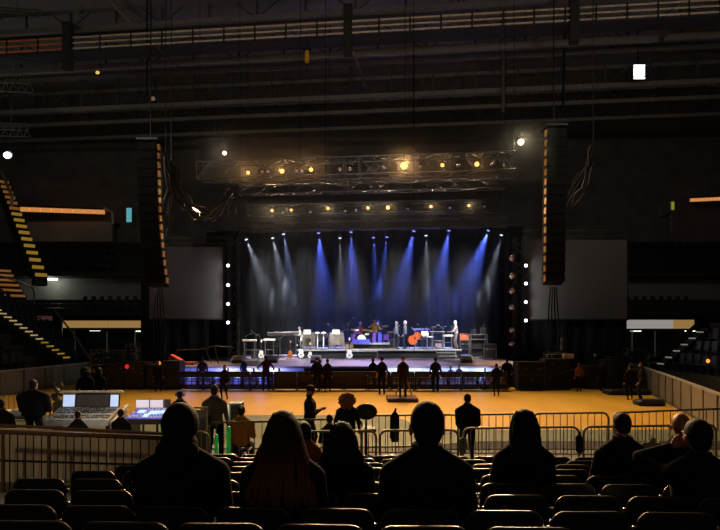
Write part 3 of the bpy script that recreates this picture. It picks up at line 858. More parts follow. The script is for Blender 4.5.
# beam lights over the stage: (px,py,depth,blue?,aim column, aim row, beam width)
beams=[(246,239,39,0,271,300,15),(272.5,237.5,39.3,0,287,300,14),(283.5,233.5,38.4,2,294,300,14),(318.5,232.5,38.4,1,324,300,20),(340,237.5,39.3,0,341,300,10),
       (351,231.5,38.4,1,353,300,18),(373.5,237,39.3,1,377,300,11),(387,236.5,39.3,1,379,300,11),(414,230.5,38.4,1,398,300,20),(426,235,39.3,0,427,300,11),(449,230,38.4,1,436,300,20),(488.5,230,38.4,1,462,300,24),(501.5,234.5,39.3,0,484,300,13)]
BEAMS=[]
for i,(px,py,d,blue,ax,ay,wd) in enumerate(beams):
    d+=1.2; tgt=W(ax,ay,d+.35)
    p=lamp_fixture(px,py,d,.12,'lens_blue' if blue==1 else 'lens_cool','%s beam light from the left over the stage, throwing a %s beam'%(ORD[i],('white','blue','pale blue')[blue]),tgt,'beam_light','stage light',hang=.8)
    BEAMS.append((p,tgt,blue,wd))
# side towers
def tower(label,px,d,y0,y1,s=.6):
    a=W(px,y1,d); b=W(px,y0,d); t=thing('truss_tower',label,'truss',(a.x,d,a.z)); H=b.z-a.z; c=MB(); w=MB()
    for x in (-s/2,s/2):
        for y in (-s/2,s/2): c.tube((x,y,0),(x,y,H),.04)
    n=int(H/.6)
    for i in range(n):
        for (x0,y0_,x1,y1_) in ((-1,-1,1,-1),(1,-1,1,1),(1,1,-1,1),(-1,1,-1,-1)):
            z0,z1=H*i/n,H*(i+1)/n
            w.tube((x0*s/2,y0_*s/2,z0 if i%2 else z1),(x1*s/2,y1_*s/2,z1 if i%2 else z0),.025,4)
    c.build('chord','truss_alu',t); w.build('lacing','truss_alu',t); MB().bbox((0,0,.03),(1.0,1.0,.06),.02).build('base_plate','dark_metal',t); return t
tower('upright truss tower at the right edge of the stage, with four white lamps',519,34.6,238,357.5)
tower('upright truss tower at the left edge of the stage, with four white lamps',234,35.4,240,357)
for k,(px,ys) in enumerate(((228,(265.5,285,304,322.5)),(526,(265.5,283.5,302,320.5)))):
    for i,py in enumerate(ys):
        p=lamp_fixture(px,py,34.1,.105,'lens_pale','%s from the top of four small white lamps on the %s tower'%(ORD[i],('left','right')[k]),(XX(360,30)+(6 if k==0 else -6)*0,10,2.5),'tower_lamp','stage light',hang=.2)
        light('SPOT',p+Vector(((-.15 if k==0 else .15),-.15,0)),42,(.92,.95,1),p+Vector(((-4 if k==0 else 4),-.1,-.3)),150,.9,.05)
# moving head fixtures stacked on the right tower
for i,py in enumerate((258,276,291,307,330,344)):
    lamp_fixture(512,py,34.2,.2,'chrome','%s from the top of six unlit moving heads on the right tower'%ORD[i],(6,20,2),'moving_light','stage light',hang=.2)
# vertical truss bits at right end of the top truss
t=tower('short truss section standing at the right end of the top truss',507,30.2,140,176,.5)
# cable swags
def swag(label,pts,d,k,seed,sp=.35):
    rnd=random.Random(seed); t=thing('cable_bundle',label,'cables',W(pts[0][0],pts[0][1],d))
    for i in range(k):
        b=MB(); q=[]
        o=Vector((rnd.uniform(-sp,sp),rnd.uniform(-.3,.3),rnd.uniform(-sp,sp)))
        for px,py in pts:
            q.append(W(px,py,d)-t.location+o+Vector((rnd.uniform(-.22,.22),rnd.uniform(-.15,.15),rnd.uniform(-.22,.22))))
        # resample
        r=[]
        for a_,b_ in zip(q[:-1],q[1:]):
            for u in (0,.5): r.append(a_.lerp(b_,u)+Vector((rnd.uniform(-.1,.1),0,rnd.uniform(-.1,.1))))
        if i==0: b.tube(q[0],Vector((q[0].x,q[0].y,24.9-t.location.z)),.03,6)
        r.append(q[-1]); b.path(r,rnd.uniform(.03,.06),6); b.build('cable','cable',t,)
    return t
swag('tangled swag of cables hanging at left of the top truss',[(174,166),(177,185),(182,198),(190,208),(202,214),(215,216),(226,206),(231,198)],30.5,10,4)
swag('bundle of cables dropping beside the left speaker hang',[(170,160),(170,190),(168,215),(169,236)],31.6,5,9,.15)
swag('tangled bundle of cables hanging right of the right speaker hang',[(590,152),(588,166),(582,180),(576,194),(570,205)],31,9,5,.3)
# ------------------------------------------------------------------ line arrays
def line_array(label,px,d,y0,y1,n,curve,inner,w=1.05):
    top=W(px,y0,d); H=(y1-y0)*d/F; t=thing('line_array',label,'loudspeaker',top); bh=H/n
    for i in range(n):
        u=(i+.5)/n; a=curve*u**2.6; x=inner*.0+curve*(u**3)*.95*inner; z=-H*u
        tilt=.35*u**2.5
        q=MB(); q.bbox((x,.2*u*u,z),(w,.75,bh*.985),.04,rx=-tilt); b=q.build('speaker_box','black_matte',t)
        g=MB(); g.bbox((x,-.39+.2*u*u+.0,z),(w*.9,.03,bh*.74),.01,rx=-tilt); g.build('grille','black_matte',b)
        rp=MB(); rp.box((x+inner*(w/2+.03),-.22+.2*u*u,z),(.06 if inner>0 else .035,.30,bh*.62),rx=-tilt+.25); rp.build('edge_glow_strip','painted_edge_glow',b)  # tan strips put the warm light on the box edges into colour
    fr=MB(); fr.box((0,.1,.15),(w+.1,1.1,.12)); fr.tube((0,.1,.2),(0,.1,24.5-top.z),.035); fr.build('hanging_frame','dark_metal',t)
    return t
line_array('tall curved line array of black speakers hanging left of the stage',150,28.8,144,285,16,.42,1)
line_array('tall curved line array of black speakers hanging right of the stage',554.5,29.4,130,283,16,.0,-1)
for side,(px,d) in (('left',(158,29.3)),('right',(554,30))):
    t=thing('hanging_cables','dark cables dropping to the floor under the %s line array'%side,'cables',W(px,287,d))
    for i in range(4):
        x=(i-1.5)*.17; MB().path([(x*.6,.1,0),(x,.12,-1.3),(x*1.3+.05,.1,-2.6),(x*1.1,.12,-4.2)],.035,6).build('cable','black_gloss',t)
# ------------------------------------------------------------------ instruments
def keyboard(label,X,Y,z0,h,w=1.1,m='console_grey',rz=0,keys=True):
    t=thing('keyboard',label,'keyboard',(X,Y,z0),rz)
    MB().bbox((0,0,h),(w,.34,.11),.03).build('keyboard_body',m,t)
    MB().bbox((0,.08,h+.06),(w*.92,.13,.02),.008).build('keys','key_white',t)
    s=MB()
    for x in (-w*.36,w*.36):
        s.tube((x,-.18,.02),(x,.18,h-.06),.022).tube((x,.18,.02),(x,-.18,h-.06),.022); s.tube((x,-.25,.02),(x,.25,.02),.022)
    s.tube((-w*.36,0,h*.5),(w*.36,0,h*.5),.02); s.build('stand','case_edge',t); return t
def mic_stand(label,X,Y,z0,h,boom=(.5,.2),m='chrome'):
    t=thing('microphone_stand',label,'microphone stand',(X,Y,z0))
    b=MB()
    for k in range(3): a=k*2*PI/3+.4; b.tube((0,0,.12),(.3*math.cos(a),.3*math.sin(a),.01),.014)
    b.tube((0,0,.05),(0,0,h),.014); b.build('stand',m,t)
    e=Vector((boom[0],-.05,h+boom[1])); MB().tube((-boom[0]*.3,0,h-boom[1]*.3),e,.012).build('boom',m,t)
    MB().cap(e,e+Vector((boom[0]*.2,0,boom[1]*.15)),.03,.035,8).build('microphone','galvanised',t); return t
def guitar(label,X,Y,z0,m,s=1.0,lean=.18,rz=0):
    t=thing('guitar',label,'guitar',(X,Y,z0),rz); q=MB(); poly=[]
    for i in range(28):
        a=2*PI*i/28; z=math.cos(a); r=.19+.0*z
        wd=(.19 if z<0 else .15)*abs(math.sin(a))**.8*(1-.28*math.exp(-((z-.12)/.25)**2)); poly.append((math.copysign(wd,math.sin(a))*s,(.36+.25*z)*s))
    T=Matrix.Rotation(-lean,4,'X'); q.prism(poly,-.04,.05,T); o=q.build('guitar_body',m,t); fixn(o)
    n=MB(); n.add([T@v.to_4d().to_3d() if False else T@Vector(v) for v in MB().bbox((0,-.03,.85*s),(.055*s,.03,.56*s),.01).v],MB().bbox((0,-.03,.85*s),(.055*s,.03,.56*s),.01).f); n.build('neck','brown_ply',t)
    hd=MB().bbox((0,-.03,1.2*s),(.085*s,.03,.17*s),.015); MB().add([T@Vector(v) for v in hd.v],hd.f).build('headstock',m,t)
    pk=MB().bbox((0.0,-.05,.28*s),(.16*s,.012,.05*s),.004); MB().add([T@Vector(v) for v in pk.v],pk.f).build('bridge','black_paint',t)
    st=MB()
    for x in (-.16,.16): st.tube((x,-.12,0),(0,.22,.55),.014)
    st.tube((0,.36,0),(0,.2,.55),.014); st.tube((-.12,-.09,.1),(.12,-.09,.1),.014)
    st.tube((0,.22,.55),(0,.14,.85),.012)
    o=st.build('guitar_stand','black_paint'); o.location=(X,Y,z0); tag(o,'black tripod stand holding the '+label,'stand'); return t
def amp(label,X,Y,z0,w,h,m='case_black',gm='black_cloth'):
    t=thing('guitar_amplifier',label,'amplifier',(X,Y,z0)); MB().bbox((0,0,h/2),(w,.34,h),.03).build('cabinet',m,t)
    MB().bbox((0,-.175,h*.42),(w*.9,.02,h*.66),.01).build('grille',gm,t); MB().bbox((0,-.175,h*.88),(w*.9,.02,h*.14),.008).build('control_panel','chrome',t)
    MB().path([(-.12,0,h),(-.1,0,h+.04),(.1,0,h+.04),(.12,0,h)],.012).build('handle','black_vinyl',t); return t
def drum(name,label,X,Y,z,r,h,m,rot=None,legs=True,zf=0):
    t=thing(name,label,'drum',(X,Y,zf)); c=(0,0,z-zf)
    MB().lathe([(r,-h/2),(r,h/2)],c,20,rot=rot).build('shell',m,t)
    k=rot if rot is not None else Matrix.Identity(3)
    for s in (-1,1):
        MB().lathe([(r*1.0,0),(r*.98,s*.012)],Vector(c)+k@Vector((0,0,s*(h/2+.002))),20,rot=rot).build('drum_head','drum_head',t)
        MB().path([Vector(c)+k@Vector((r*1.03*math.cos(a),r*1.03*math.sin(a),s*h/2)) for a in np.linspace(0,2*PI,21)[:-1]],.014,5,closed=True).build('hoop','chrome',t)
    if legs:
        l=MB()
        for i in range(3): a=i*2*PI/3+.5; l.tube((r*1.05*math.cos(a),r*1.05*math.sin(a),c[2]),(r*1.25*math.cos(a),r*1.25*math.sin(a),0),.012)
        l.build('leg','chrome',t)
    return t
def cymbal(label,X,Y,z,zf,r=.22,tilt=.25):
    t=thing('cymbal',label,'cymbal',(X,Y,zf)); h=z-zf; rot=Matrix.Rotation(tilt,3,'X')
    MB().lathe([(.02,.03),(.05,.025),(.07,.01),(r,-.01),(r,-.016),(.02,.0)],(0,0,h),20,rot=rot).build('cymbal_plate','brass',t)
    s=MB().tube((0,0,.3),(0,0,h+.05),.014)
    for k in range(3): a=k*2*PI/3; s.tube((0,0,.35),(.28*math.cos(a),.28*math.sin(a),.01),.012)
    s.build('stand','chrome',t); return t
D=36.0
def at(px,d=D): return XX(px,d)
# keyboards left, on the deck
keyboard('pale keyboard on a crossed stand, leftmost on the stage',at(249.5,34.5),34.5,SZ,1.22,.9,'cream_paint')
keyboard('second pale keyboard on a crossed stand, beside the piano',at(269.5,34.6),34.6,SZ,1.25,.75,'cream_paint')
mic_stand('microphone stand between the two left keyboards',at(260,34.4),34.4,SZ,1.45,(-.1,.12))
guitar('pale guitar left upright between the left keyboards',at(261,34.2),34.2,SZ,'guitar_white',1.0)
# grand piano with raised lid
t=thing('grand_piano','black grand piano with its long lid raised','piano',(at(284,37.5),37.5,SZ))
poly=[(-1.15,-.7),(1.15,-.7),(1.15,.1),(.7,.55),(.1,.75),(-.6,.8),(-1.0,.6),(-1.15,.1)]
o=MB().slab(poly,.72,1.05).build('case','piano_black',t); fixn(o)
q=MB(); pl=[(x*.98,y+.0) for x,y in poly]; vs=[]
Tl=Matrix.Translation((0,.7,1.15))@Matrix.Rotation(R(-18),4,'X')@Matrix.Translation((0,-.7,0))
o=MB().add([(-1.22,-.2,1.52),(1.22,-.2,1.60),(1.1,.75,1.82),(-.95,.75,1.74)],[(0,1,2,3)]).add([(-1.22,-.2,1.56),(1.22,-.2,1.64),(1.1,.75,1.86),(-.95,.75,1.78)],[(3,2,1,0)])
MB().bbox((0,.1,1.62),(2.35,.07,.40),.03,rx=.9,ry=-.03).build('lid','console_grey',t)  # pale grey puts the light caught by the lid into its colour
MB().tube((1.0,-.3,1.05),(1.05,.05,1.6),.02).build('lid_prop','chrome',t)
for x,y in ((-1,-.55),(1,-.5),(-.5,.6)): MB().path([(x,y,.72),(x,y,.3),(x,y,0)],[.08,.05,.04],8).build('leg','piano_black',t)
MB().bbox((1.0,-.78,.86),(.06,.22,.1),.02).build('key_slip','key_white',t)
# marimbas / draped percussion
def draped(label,px0,px1,d,z0,h):
    x0,x1=at(px0,d),at(px1,d); w=x1-x0; t=thing('covered_instrument',label,'instrument',((x0+x1)/2,d,z0)); n=72;vs=[];fs=[]
    per=[]
    for i in range(n):
        a=2*PI*i/n; cx=math.copysign(abs(math.cos(a))**.45,math.cos(a)); cy=math.copysign(abs(math.sin(a))**.45,math.sin(a)); per.append((cx*w/2,cy*.4,1+.07*math.sin(i*1.9)+.04*math.sin(i*.77)))
    for k,(z,sc) in enumerate(((.12,1.0),(h*.6,.97),(h-.05,.96),(h,.9))):
        for x,y,f in per: vs.append((x*sc*(f if k<2 else 1),y*sc*(f if k<2 else 1),z))
    for k in range(3):
        for i in range(n): fs.append((k*n+i,k*n+(i+1)%n,(k+1)*n+(i+1)%n,(k+1)*n+i))
    fs.append(tuple(range(3*n,4*n))); fs.append(tuple(range(n-1,-1,-1)))
    MB().add(vs,fs).build('cover','tan_cloth',t)
    l=MB()
    for x in (-w*.4,w*.4): l.tube((x,-.2,0),(x,-.2,.3),.025)
    l.build('leg','chrome',t); return t
def marimba(label,px0,px1,d,z0,h):
    x0,x1=at(px0,d),at(px1,d); w=x1-x0; t=thing('marimba',label,'percussion',((x0+x1)/2,d,z0)); b=MB(); r=MB(); n=int(w/.07)
    for i in range(n):
        x=-w/2+w*(i+.5)/n; b.bbox((x,0,h),(w/n*.8,.42-.12*i/n,.03),.006); r.tube((x,-.1,h-.06),(x,-.1,h-.62+.4*i/n),.024,8)
    b.build('bars','tan_cloth',t); r.build('resonators','galvanised',t)
    f=MB(); 
    for x in (-w/2-.04,w/2+.04):
        for y in (-.25,.22): f.tube((x,y,0),(x,y,h-.05),.028)
        f.tube((x,-.25,h-.05),(x,.22,h-.05),.028)
    f.tube((-w/2,-.26,h-.04),(w/2,-.2,h-.04),.026); f.tube((-w/2,0,.25),(w/2,0,.25),.02); f.build('frame','chrome',t); return t
draped('tan cloth covered instrument beside the grand piano',303,315.5,37,RZ,1.12)
marimba('long marimba with grey resonator tubes between the covered instruments',317,328,36.6,RZ,1.05)
draped('tan cloth covered instrument next to the drum riser',329.5,344,37.4,RZ,1.10)
for i,(px,py) in enumerate(((317.5,331),(323.5,331))):
    t=thing('white_stand_lamp','white upright stand with rounded top, %s of the pair by the marimba'%('left','right')[i],'stand',(at(px,35.8),35.8,RZ))
    MB().tube((0,0,0),(0,0,1.05),.04,8).build('pole','key_white',t); MB().lathe([(.02,-.02),(.16,.0),(.17,.08),(.02,.12)],(0,0,1.05),14).build('top','key_white',t); MB().lathe([(.2,0),(.2,.03),(.03,.05)],(0,0,0),14).build('base','dark_metal',t)
guitar('tan guitar, leftmost of three below the piano',at(290,34.6),34.6,SZ,'guitar_sun',.95)
guitar('white guitar, middle of three below the piano',at(301,34.5),34.5,SZ,'guitar_white',1.1)
guitar('white guitar, rightmost of three below the piano',at(310,34.4),34.4,SZ,'guitar_white',.85)
guitar('white guitar standing upright in front of the long riser',at(349.5,33.8),33.8,SZ,'guitar_white',1.12)
mic_stand('tall microphone stand left of the drum riser, boom up',at(334,36),36,RZ,1.4,(-.35,.25))
mic_stand('overhead microphone stand above the left side of the drums',at(348,38),38,RZ,1.75,(.35,.35))
mic_stand('overhead microphone stand above the right side of the drums',at(386,38),38,RZ,1.55,(-.45,.12))
amp('small tan amplifier beside the drum riser',at(349,36.2),36.2,RZ,.55,.42,'guitar_sun','tan_cloth')
# two drum kits
zd=2.12
RX=Matrix.Rotation(R(90),3,'X')
drum('bass_drum','dark bass drum facing the hall, in the left drum kit',at(361.5,38),38,zd+.3,.29,.4,'case_black',RX,False,zd)
drum('floor_tom','purple floor tom of the left drum kit',at(354,38.3),38.3,zd+.42,.2,.4,'purple_shell',None,True,zd)
drum('rack_tom','purple rack tom above the bass drum of the left kit',at(357,38),38,zd+.78,.15,.24,'purple_shell',Matrix.Rotation(.35,3,'X'),True,zd)
drum('snare_drum','pale snare drum of the left drum kit',at(367,38.2),38.2,zd+.62,.17,.16,'drum_head',None,True,zd)
drum('conga_drum','tall purple conga, left of the pair in the right kit',at(374,38),38,zd+.42,.15,.7,'purple_shell',None,False,zd)
drum('conga_drum','tall blue conga, right of the pair in the right kit',at(380,38),38,zd+.42,.15,.7,'blue_cloth',None,False,zd)
drum('timbale','shallow brass timbale of the right drum kit',at(371,37.8),37.8,zd+.85,.17,.18,'brass',None,True,zd)
drum('floor_tom','brass floor tom of the right drum kit',at(386,38.2),38.2,zd+.4,.2,.4,'purple_shell',None,True,zd)
for i,(px,py) in enumerate(((353,329.5),(357,333),(366,330),(380,329),(385,326),(391,332))):
    cymbal('%s cymbal from the left above the drum kits'%ORD[i],at(px,38.2),38.2+.1*(i%2),ZZ(py,38.2),zd,.22+.03*(i%3),.3-.1*(i%2))
MB_=MB().slab([(-.6,-.0),(.6,-.0),(.6,.05),(-.6,.05)],0,.30); t=thing('draped_banner','bright purple blue cloth hanging at the front of the drum riser','cloth',(at(361,36.9),36.95,RZ+.34)); MB_.build('cloth','blue_cloth',t)
amp('dark amplifier at the right end of the drum riser',at(393,38.6),38.6,RZ,.7,.62)
# more stands among the band
def music_stand(label,px,d,z0,h=1.15):
    t=thing('music_stand',label,'music stand',(at(px,d),d,z0)); MB().bbox((0,0,h),(.48,.03,.32),.02,rx=-.35).build('desk','case_edge',t)
    s=MB().tube((0,.02,.05),(0,.02,h-.05),.016)
    for k in range(3): a=k*2*PI/3+.3; s.tube((0,.02,.15),(.28*math.cos(a),.02+.28*math.sin(a),.01),.014)
    s.build('stand','chrome',t); return t
for i,(px,d,z0,h,bm) in enumerate(((246,34.0,SZ,1.5,(.3,.15)),(256,34.9,SZ,1.6,(-.25,.2)),(280,35.0,SZ,1.35,(.35,.2)),(296,35.2,SZ,1.6,(.25,-.1)),(340,36.4,RZ,1.15,(.4,.15)))):
    mic_stand('%s slim grey microphone stand from the left on the left half of the stage'%ORD[i],at(px,d),d,z0,h,bm,'case_edge')
for i,(px,d,z0,h,bm) in enumerate(((394,36.1,RZ,1.35,(.3,.2)),(417,36.0,RZ,1.2,(-.3,.2)),(433,35.9,RZ,1.5,(.35,.1)),(443,36.0,RZ,1.4,(-.3,.2)),(452,35.9,RZ,1.55,(.25,.12)))):
    mic_stand('%s slim grey microphone stand from the left on the right half of the stage'%ORD[i],at(px,d),d,z0,h,bm,'case_edge')
music_stand('music stand in front of the left covered instrument',307,36.2,RZ)
music_stand('music stand in front of the right covered instrument',336,36.3,RZ)
music_stand('music stand between the double bass and the keyboards',425,35.9,RZ,1.05)
amp('small silver fronted amplifier under the dark keyboard',at(438,37.3),37.3,RZ,.5,.48,'case_black','stage_deck')
amp('small black amplifier behind the left keyboards',at(256,36.0),36.0,SZ,.6,.6)
# right side
t=thing('double_bass','orange double bass leaning at the centre right of the stage','double bass',(at(408,36),36,RZ+.32))
poly=[]
for i in range(32):
    a=2*PI*i/32; z=math.cos(a); wd=(.33 if z<0 else .27)*abs(math.sin(a))**.8*(1-.32*math.exp(-((z-.1)/.22)**2)); poly.append((math.copysign(wd,math.sin(a)),.62+.5*z))
Tb=Matrix.Rotation(R(48),4,'Y')@Matrix.Rotation(R(-12),4,'X'); q=MB().prism(poly,-.10,.10,Tb); o=q.build('bass_body','wood_orange',t); fixn(o)
nk=MB().bbox((0,-.12,1.45),(.06,.05,.75),.01); MB().add([Tb@Vector(v) for v in nk.v],nk.f).build('neck','brown_ply',t)
br=MB().bbox((0,-.13,.6),(.14,.02,.15),.01); MB().add([Tb@Vector(v) for v in br.v],br.f).build('bridge','brown_ply',t)
MB().path([(-.1,.1,-.32),(.2,.25,.35)],.02).path([(.45,.1,-.32),(.35,.25,.4)],.02).path([(.1,.5,-.32),(.3,.25,.4)],.02).build('floor_stand','black_paint',t)
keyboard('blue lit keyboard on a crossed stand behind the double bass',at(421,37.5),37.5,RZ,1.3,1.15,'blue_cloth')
keyboard('dark keyboard on a crossed stand, middle of the right side',at(437.5,37),37,RZ,1.12,1.05,'console_dark')
keyboard('pale keyboard under the hands of the white haired musician',at(448,36.4),36.4,RZ,.9,.7,'cream_paint')
t=thing('keyboard_stool','small pale table between the keyboards','table',(at(428,36.3),36.3,RZ)); MB().bbox((0,0,.82),(.75,.4,.05),.02).build('top','key_white',t)
for x in (-.32,.32):
    for y in (-.15,.15): MB().tube((x,y,0),(x,y,.8),.02).build('leg','chrome',t)
mic_stand('microphone stand over the blue keyboard, boom to the left',at(421,36.4),36.4,RZ,1.5,(-.2,.15))
mic_stand('microphone stand over the dark keyboard, boom to the right',at(436,36.2),36.2,RZ,1.3,(.55,.2))
mic_stand('microphone stand left of the dark keyboard',at(430,36.6),36.6,RZ,1.35,(.3,.1))
amp('orange amplifier on a black case at the right end of the riser',at(464,36.6),36.6,RZ+.62-.05,.56,.46,'amp_orange','amp_orange')
def road_case(label,X,Y,z,w,dp,h,rz=0,m='case_black',latch=True):
    t=thing('road_case',label,'case',(X,Y,z),rz)
    MB().bbox((0,0,.10+(h-.1)/2),(w-.03,dp-.03,h-.1),.02).build('case_body',m,t)
    e=MB()
    for x in (-w/2+.015,w/2-.015):
        for y in (-dp/2+.015,dp/2-.015): e.box((x,y,.1+(h-.1)/2),(.045,.045,h-.1))
    for zz in (.11,h-.01,h*.68):
        for y in (-dp/2+.01,dp/2-.01): e.box((0,y,zz),(w,.035,.035))
        for x in (-w/2+.01,w/2-.01): e.box((x,0,zz),(.035,dp,.035))
    e.build('edging','case_edge',t)
    for x in (-w/2+.1,w/2-.1):
        for y in (-dp/2+.1,dp/2-.1): MB().lathe([(.05,-.02),(.05,.02)],(x,y,.05),10,rot=Matrix.Rotation(R(90),3,'Y')).build('caster','black_paint',t)
    if latch:
        for x in (-w*.25,w*.25): MB().bbox((x,-dp/2-.015,h*.68),(.09,.03,.11),.01).build('latch','case_edge',t)
    return t
road_case('black road case under the orange amplifier',at(464.5,36.7),36.7,RZ-.12+.0,.7,.55,.68)
t=thing('equipment_shelf','tall open pale framed shelf of gear at the right end of the stage','shelf',(at(478,35),35,SZ)); w=1.05
f=MB()
for x in (-w/2,w/2):
    for y in (-.28,.28): f.tube((x,y,0),(x,y,1.62),.035)
for z in (.16,.72,1.28,1.6):
    for y in (-.28,.28): f.tube((-w/2,y,z),(w/2,y,z),.03)
f.build('frame','case_edge',t)
for z in (.16,.72,1.28): MB().box((0,0,z+.02),(w,.56,.03)).build('shelf_board','case_black',t)
for i,z in enumerate((.2,.76,1.32)):
    MB().bbox((-.12,0,z+.15),(.6,.4,.26),.02).build('gear_box','console_dark',t)
for i,(px,h,m) in enumerate(((472,.3,'case_black'),(481,.42,'console_dark'))):
    o=MB().bbox((0,0,h/2),(.35,.3,h),.04).tube((0,0,h),(.05,0,h+.25),.03).build('gear_unit',m); o.location=(at(px+2,35),35,SZ+1.62); tag(o,('small black unit on top of the gear shelf, at left','taller dark unit on top of the gear shelf, at right')[i],'equipment')
road_case('road case with pale edges right of the gear shelf',at(489,34.6),34.6,SZ,.8,.6,1.0)
# floor wedges
for i,px in enumerate((238,272,316,467)):
    t=thing('monitor_wedge','%s black monitor wedge from the left near the stage front'%ORD[i],'loudspeaker',(at(px,31),31+.2*(i%2),SZ))
    q=MB().prism([(-.3,0),(.3,0),(.3,.16),(.05,.42),(-.3,.42)],-.3,.3,Matrix.Rotation(R(-90),4,'Z')); o=q.build('cabinet','case_black',t); fixn(o)
    MB().bbox((0,-.19,.28),(.5,.02,.3),.01,rx=-.8).build('grille','black_matte',t)
# ------------------------------------------------------------------ musicians
def at_person(label,px,d,zf,ytop,ax=None,**k):
    T=ZZ(ytop,d)-zf
    return person(label,XX(px,d),d,zf,T,**k)
grey=(118,120,128)
at_person('person in pale shirt bending behind the grand piano',301.5,37.0,RZ,326.5,topc=(190,188,184),legc=(120,120,122),hairc=(150,142,134),bulk=1.2,rz=R(100),lean=.25,lod=2,hands=((-.2,.4,.15),(.2,.4,.15)))
at_person('person in dark red top sitting at the left drum kit',360.5,39,zd-.0,322.0,pose='sit',topc=(120,50,62),hairc=(190,186,180),rz=PI,lod=2,hands=((-.22,.42,.30),(.22,.42,.30)))
at_person('person in yellow tan shirt sitting at the right drum kit',374.5,38.9,zd,319.0,pose='sit',topc=(200,150,90),skinc=(190,130,90),hairc=(60,40,26),rz=PI,lod=2,hands=((-.3,.40,.28),(.2,.42,.40)),seat=.58)
at_person('person in grey top standing left of the pair by the double bass',396.5,36.6,RZ,321.0,topc=(110,116,134),legc=(44,46,58),hairc=(140,140,142),rz=R(-80),lod=2)
at_person('person in dark vest standing right of the pair by the double bass',405,36.6,RZ,320.5,topc=(84,88,104),legc=(36,38,50),hairc=(200,198,196),rz=R(80),lod=2)
at_person('white haired person in pale shirt standing at the keyboard on the right',456.5,36.6,RZ,320.2,topc=(190,184,176),legc=(120,112,104),hairc=(240,236,226),skinc=(200,160,130),rz=R(90),lean=.12,lod=2,hands=((-.12,.42,.12),(.12,.42,.12)),hair='bob')

# ------------------------------------------------------------------ pit: subs, battens, barricade
for i in range(22):
    px=192+i*14.6
    t=thing('subwoofer','%s grey subwoofer from the left along the stage foot'%(ORD[i] if i<20 else ('twenty-first','twenty-second')[i-20]),'loudspeaker',(XX(px,28.1),28.1,.0))
    MB().bbox((0,0,.36),(.66,.5,.66),.03).build('cabinet','case_black',t)
    MB().bbox((0,-.26,.36),(.56,.02,.24),.02).build('grille','stage_deck',t)
    MB().box((0,-.26,.60),(.56,.02,.05)).build('handle','case_edge',t)
for i,px in enumerate((200,224,248,272,395,418,441,464,487)):
    t=thing('floor_light','%s small flood lamp from the left on the subwoofers, facing the stage skirt'%ORD[i],'lamp',(XX(px,27.7),27.95,.69))
    MB().bbox((0,0,.05),(.22,.12,.08),.02).build('lamp_body','black_paint',t); MB().bbox((0,.07,.05),(.18,.02,.06),.008).build('lens','lens_pale',t)
def section(label,px,d,kind,w=1.16):
    X=XX(px,d); t=thing('crowd_barricade',label,'barricade',(X,d,0))
    for x in (-w/2+.03,w/2-.03): MB().box((x,0,.46),(.05,.06,.92)).build('post','dark_metal',t)
    MB().bbox((0,0,.94),(w,.12,.05),.02).build('top_rail','dark_metal',t)
    if kind=='solid':
        MB().bbox((0,.02,.5),(w-.06,.03,.82),.01).build('panel','brown_ply',t); MB().box((0,-.01,.45),(w-.06,.03,.03)).box((0,-.01,.14),(w-.06,.03,.05)).build('rib','brown_ply',t)
    else:
        MB().bbox((0,.02,.79),(w-.06,.03,.24),.01).build('panel','black_paint',t)
        b=MB(); 
        for z in (.10,.29,.48): b.box((0,.02,z),(w-.06,.03,.06))
        for k in (-.28,0,.28): b.box((k,.03,.4),(.05,.03,.60))
        b.build('lattice','black_paint',t)
    MB().slab([(-w/2,-.75),(w/2,-.75),(w/2,0),(-w/2,0)],.0,.025).build('foot_plate','dark_metal',t)
    MB().tube((-w/2+.1,.03,.88),(-w/2+.1,.6,.03),.025).tube((w/2-.1,.03,.88),(w/2-.1,.6,.03),.025).build('brace','dark_metal',t)
n=14
for i in range(n):
    px=191.5+23.45*i
    section('%s section from the left of the black crowd barricade before the stage%s'%(ORD[i],', solid brown panel' if 277<px<372 else ''),px,27.2,'solid' if 277<px<372 else 'open')
# dark equipment both sides of the barricade
def cabinet(label,px0,px1,d,y0,y1=None,dp=.9,m='case_black',name='equipment_case'):
    x0,x1=XX(px0,d),XX(px1,d); h=ZZ(y0,d); t=thing(name,label,'case',((x0+x1)/2,d+dp/2,0)); w=x1-x0
    MB().bbox((0,0,h/2+.05),(w,dp,h-.1),.03).build('case_body',m,t)
    e=MB(); 
    for x in (-w/2,w/2): e.box((x*.985,-dp/2,h/2+.05),(.05,.04,h-.1))
    for z in (.13,h-.02,h*.55): e.box((0,-dp/2,z),(w,.04,.035))
    e.build('edging','dark_metal',t)
    l=MB(); rnd=random.Random(int(px0))
    for k in range(5): l.box((rnd.uniform(-w*.4,w*.4),-dp/2-.01,rnd.uniform(.3,h*.9)),(.05,.02,.03))
    l.build('indicator','case_edge',t)
    for x in (-w/2+.12,w/2-.12):
        for y in (-dp/2+.12,dp/2-.12): MB().lathe([(.06,-.03),(.06,.03)],(x,y,.06),10,rot=Matrix.Rotation(R(90),3,'Y')).build('caster','black_paint',t)
    return t
cabinet('black equipment case at the left wing of the stage, nearest the stands',104,124,27.8,364)
cabinet('black equipment case second from the left stands',124.5,144,27.6,362)
cabinet('black equipment case third from the left stands with lit units',144.5,162,27.7,365)
cabinet('black equipment case touching the left end of the barricade',162.5,179.5,27.5,361)
cabinet('large black case wall right of the barricade',518,545,27.0,362,m='black_cloth')
cabinet('second large black case right of the barricade, beside the large one',545.5,571,27.2,359,m='black_cloth')
cabinet('low black case behind the standing crew at right',606,624,27.6,360)
cabinet('black case farthest right, in front of the right boards',588,605,27.6,366)
cabinet('small black case behind the couple standing at right',612,628,28.9,357)
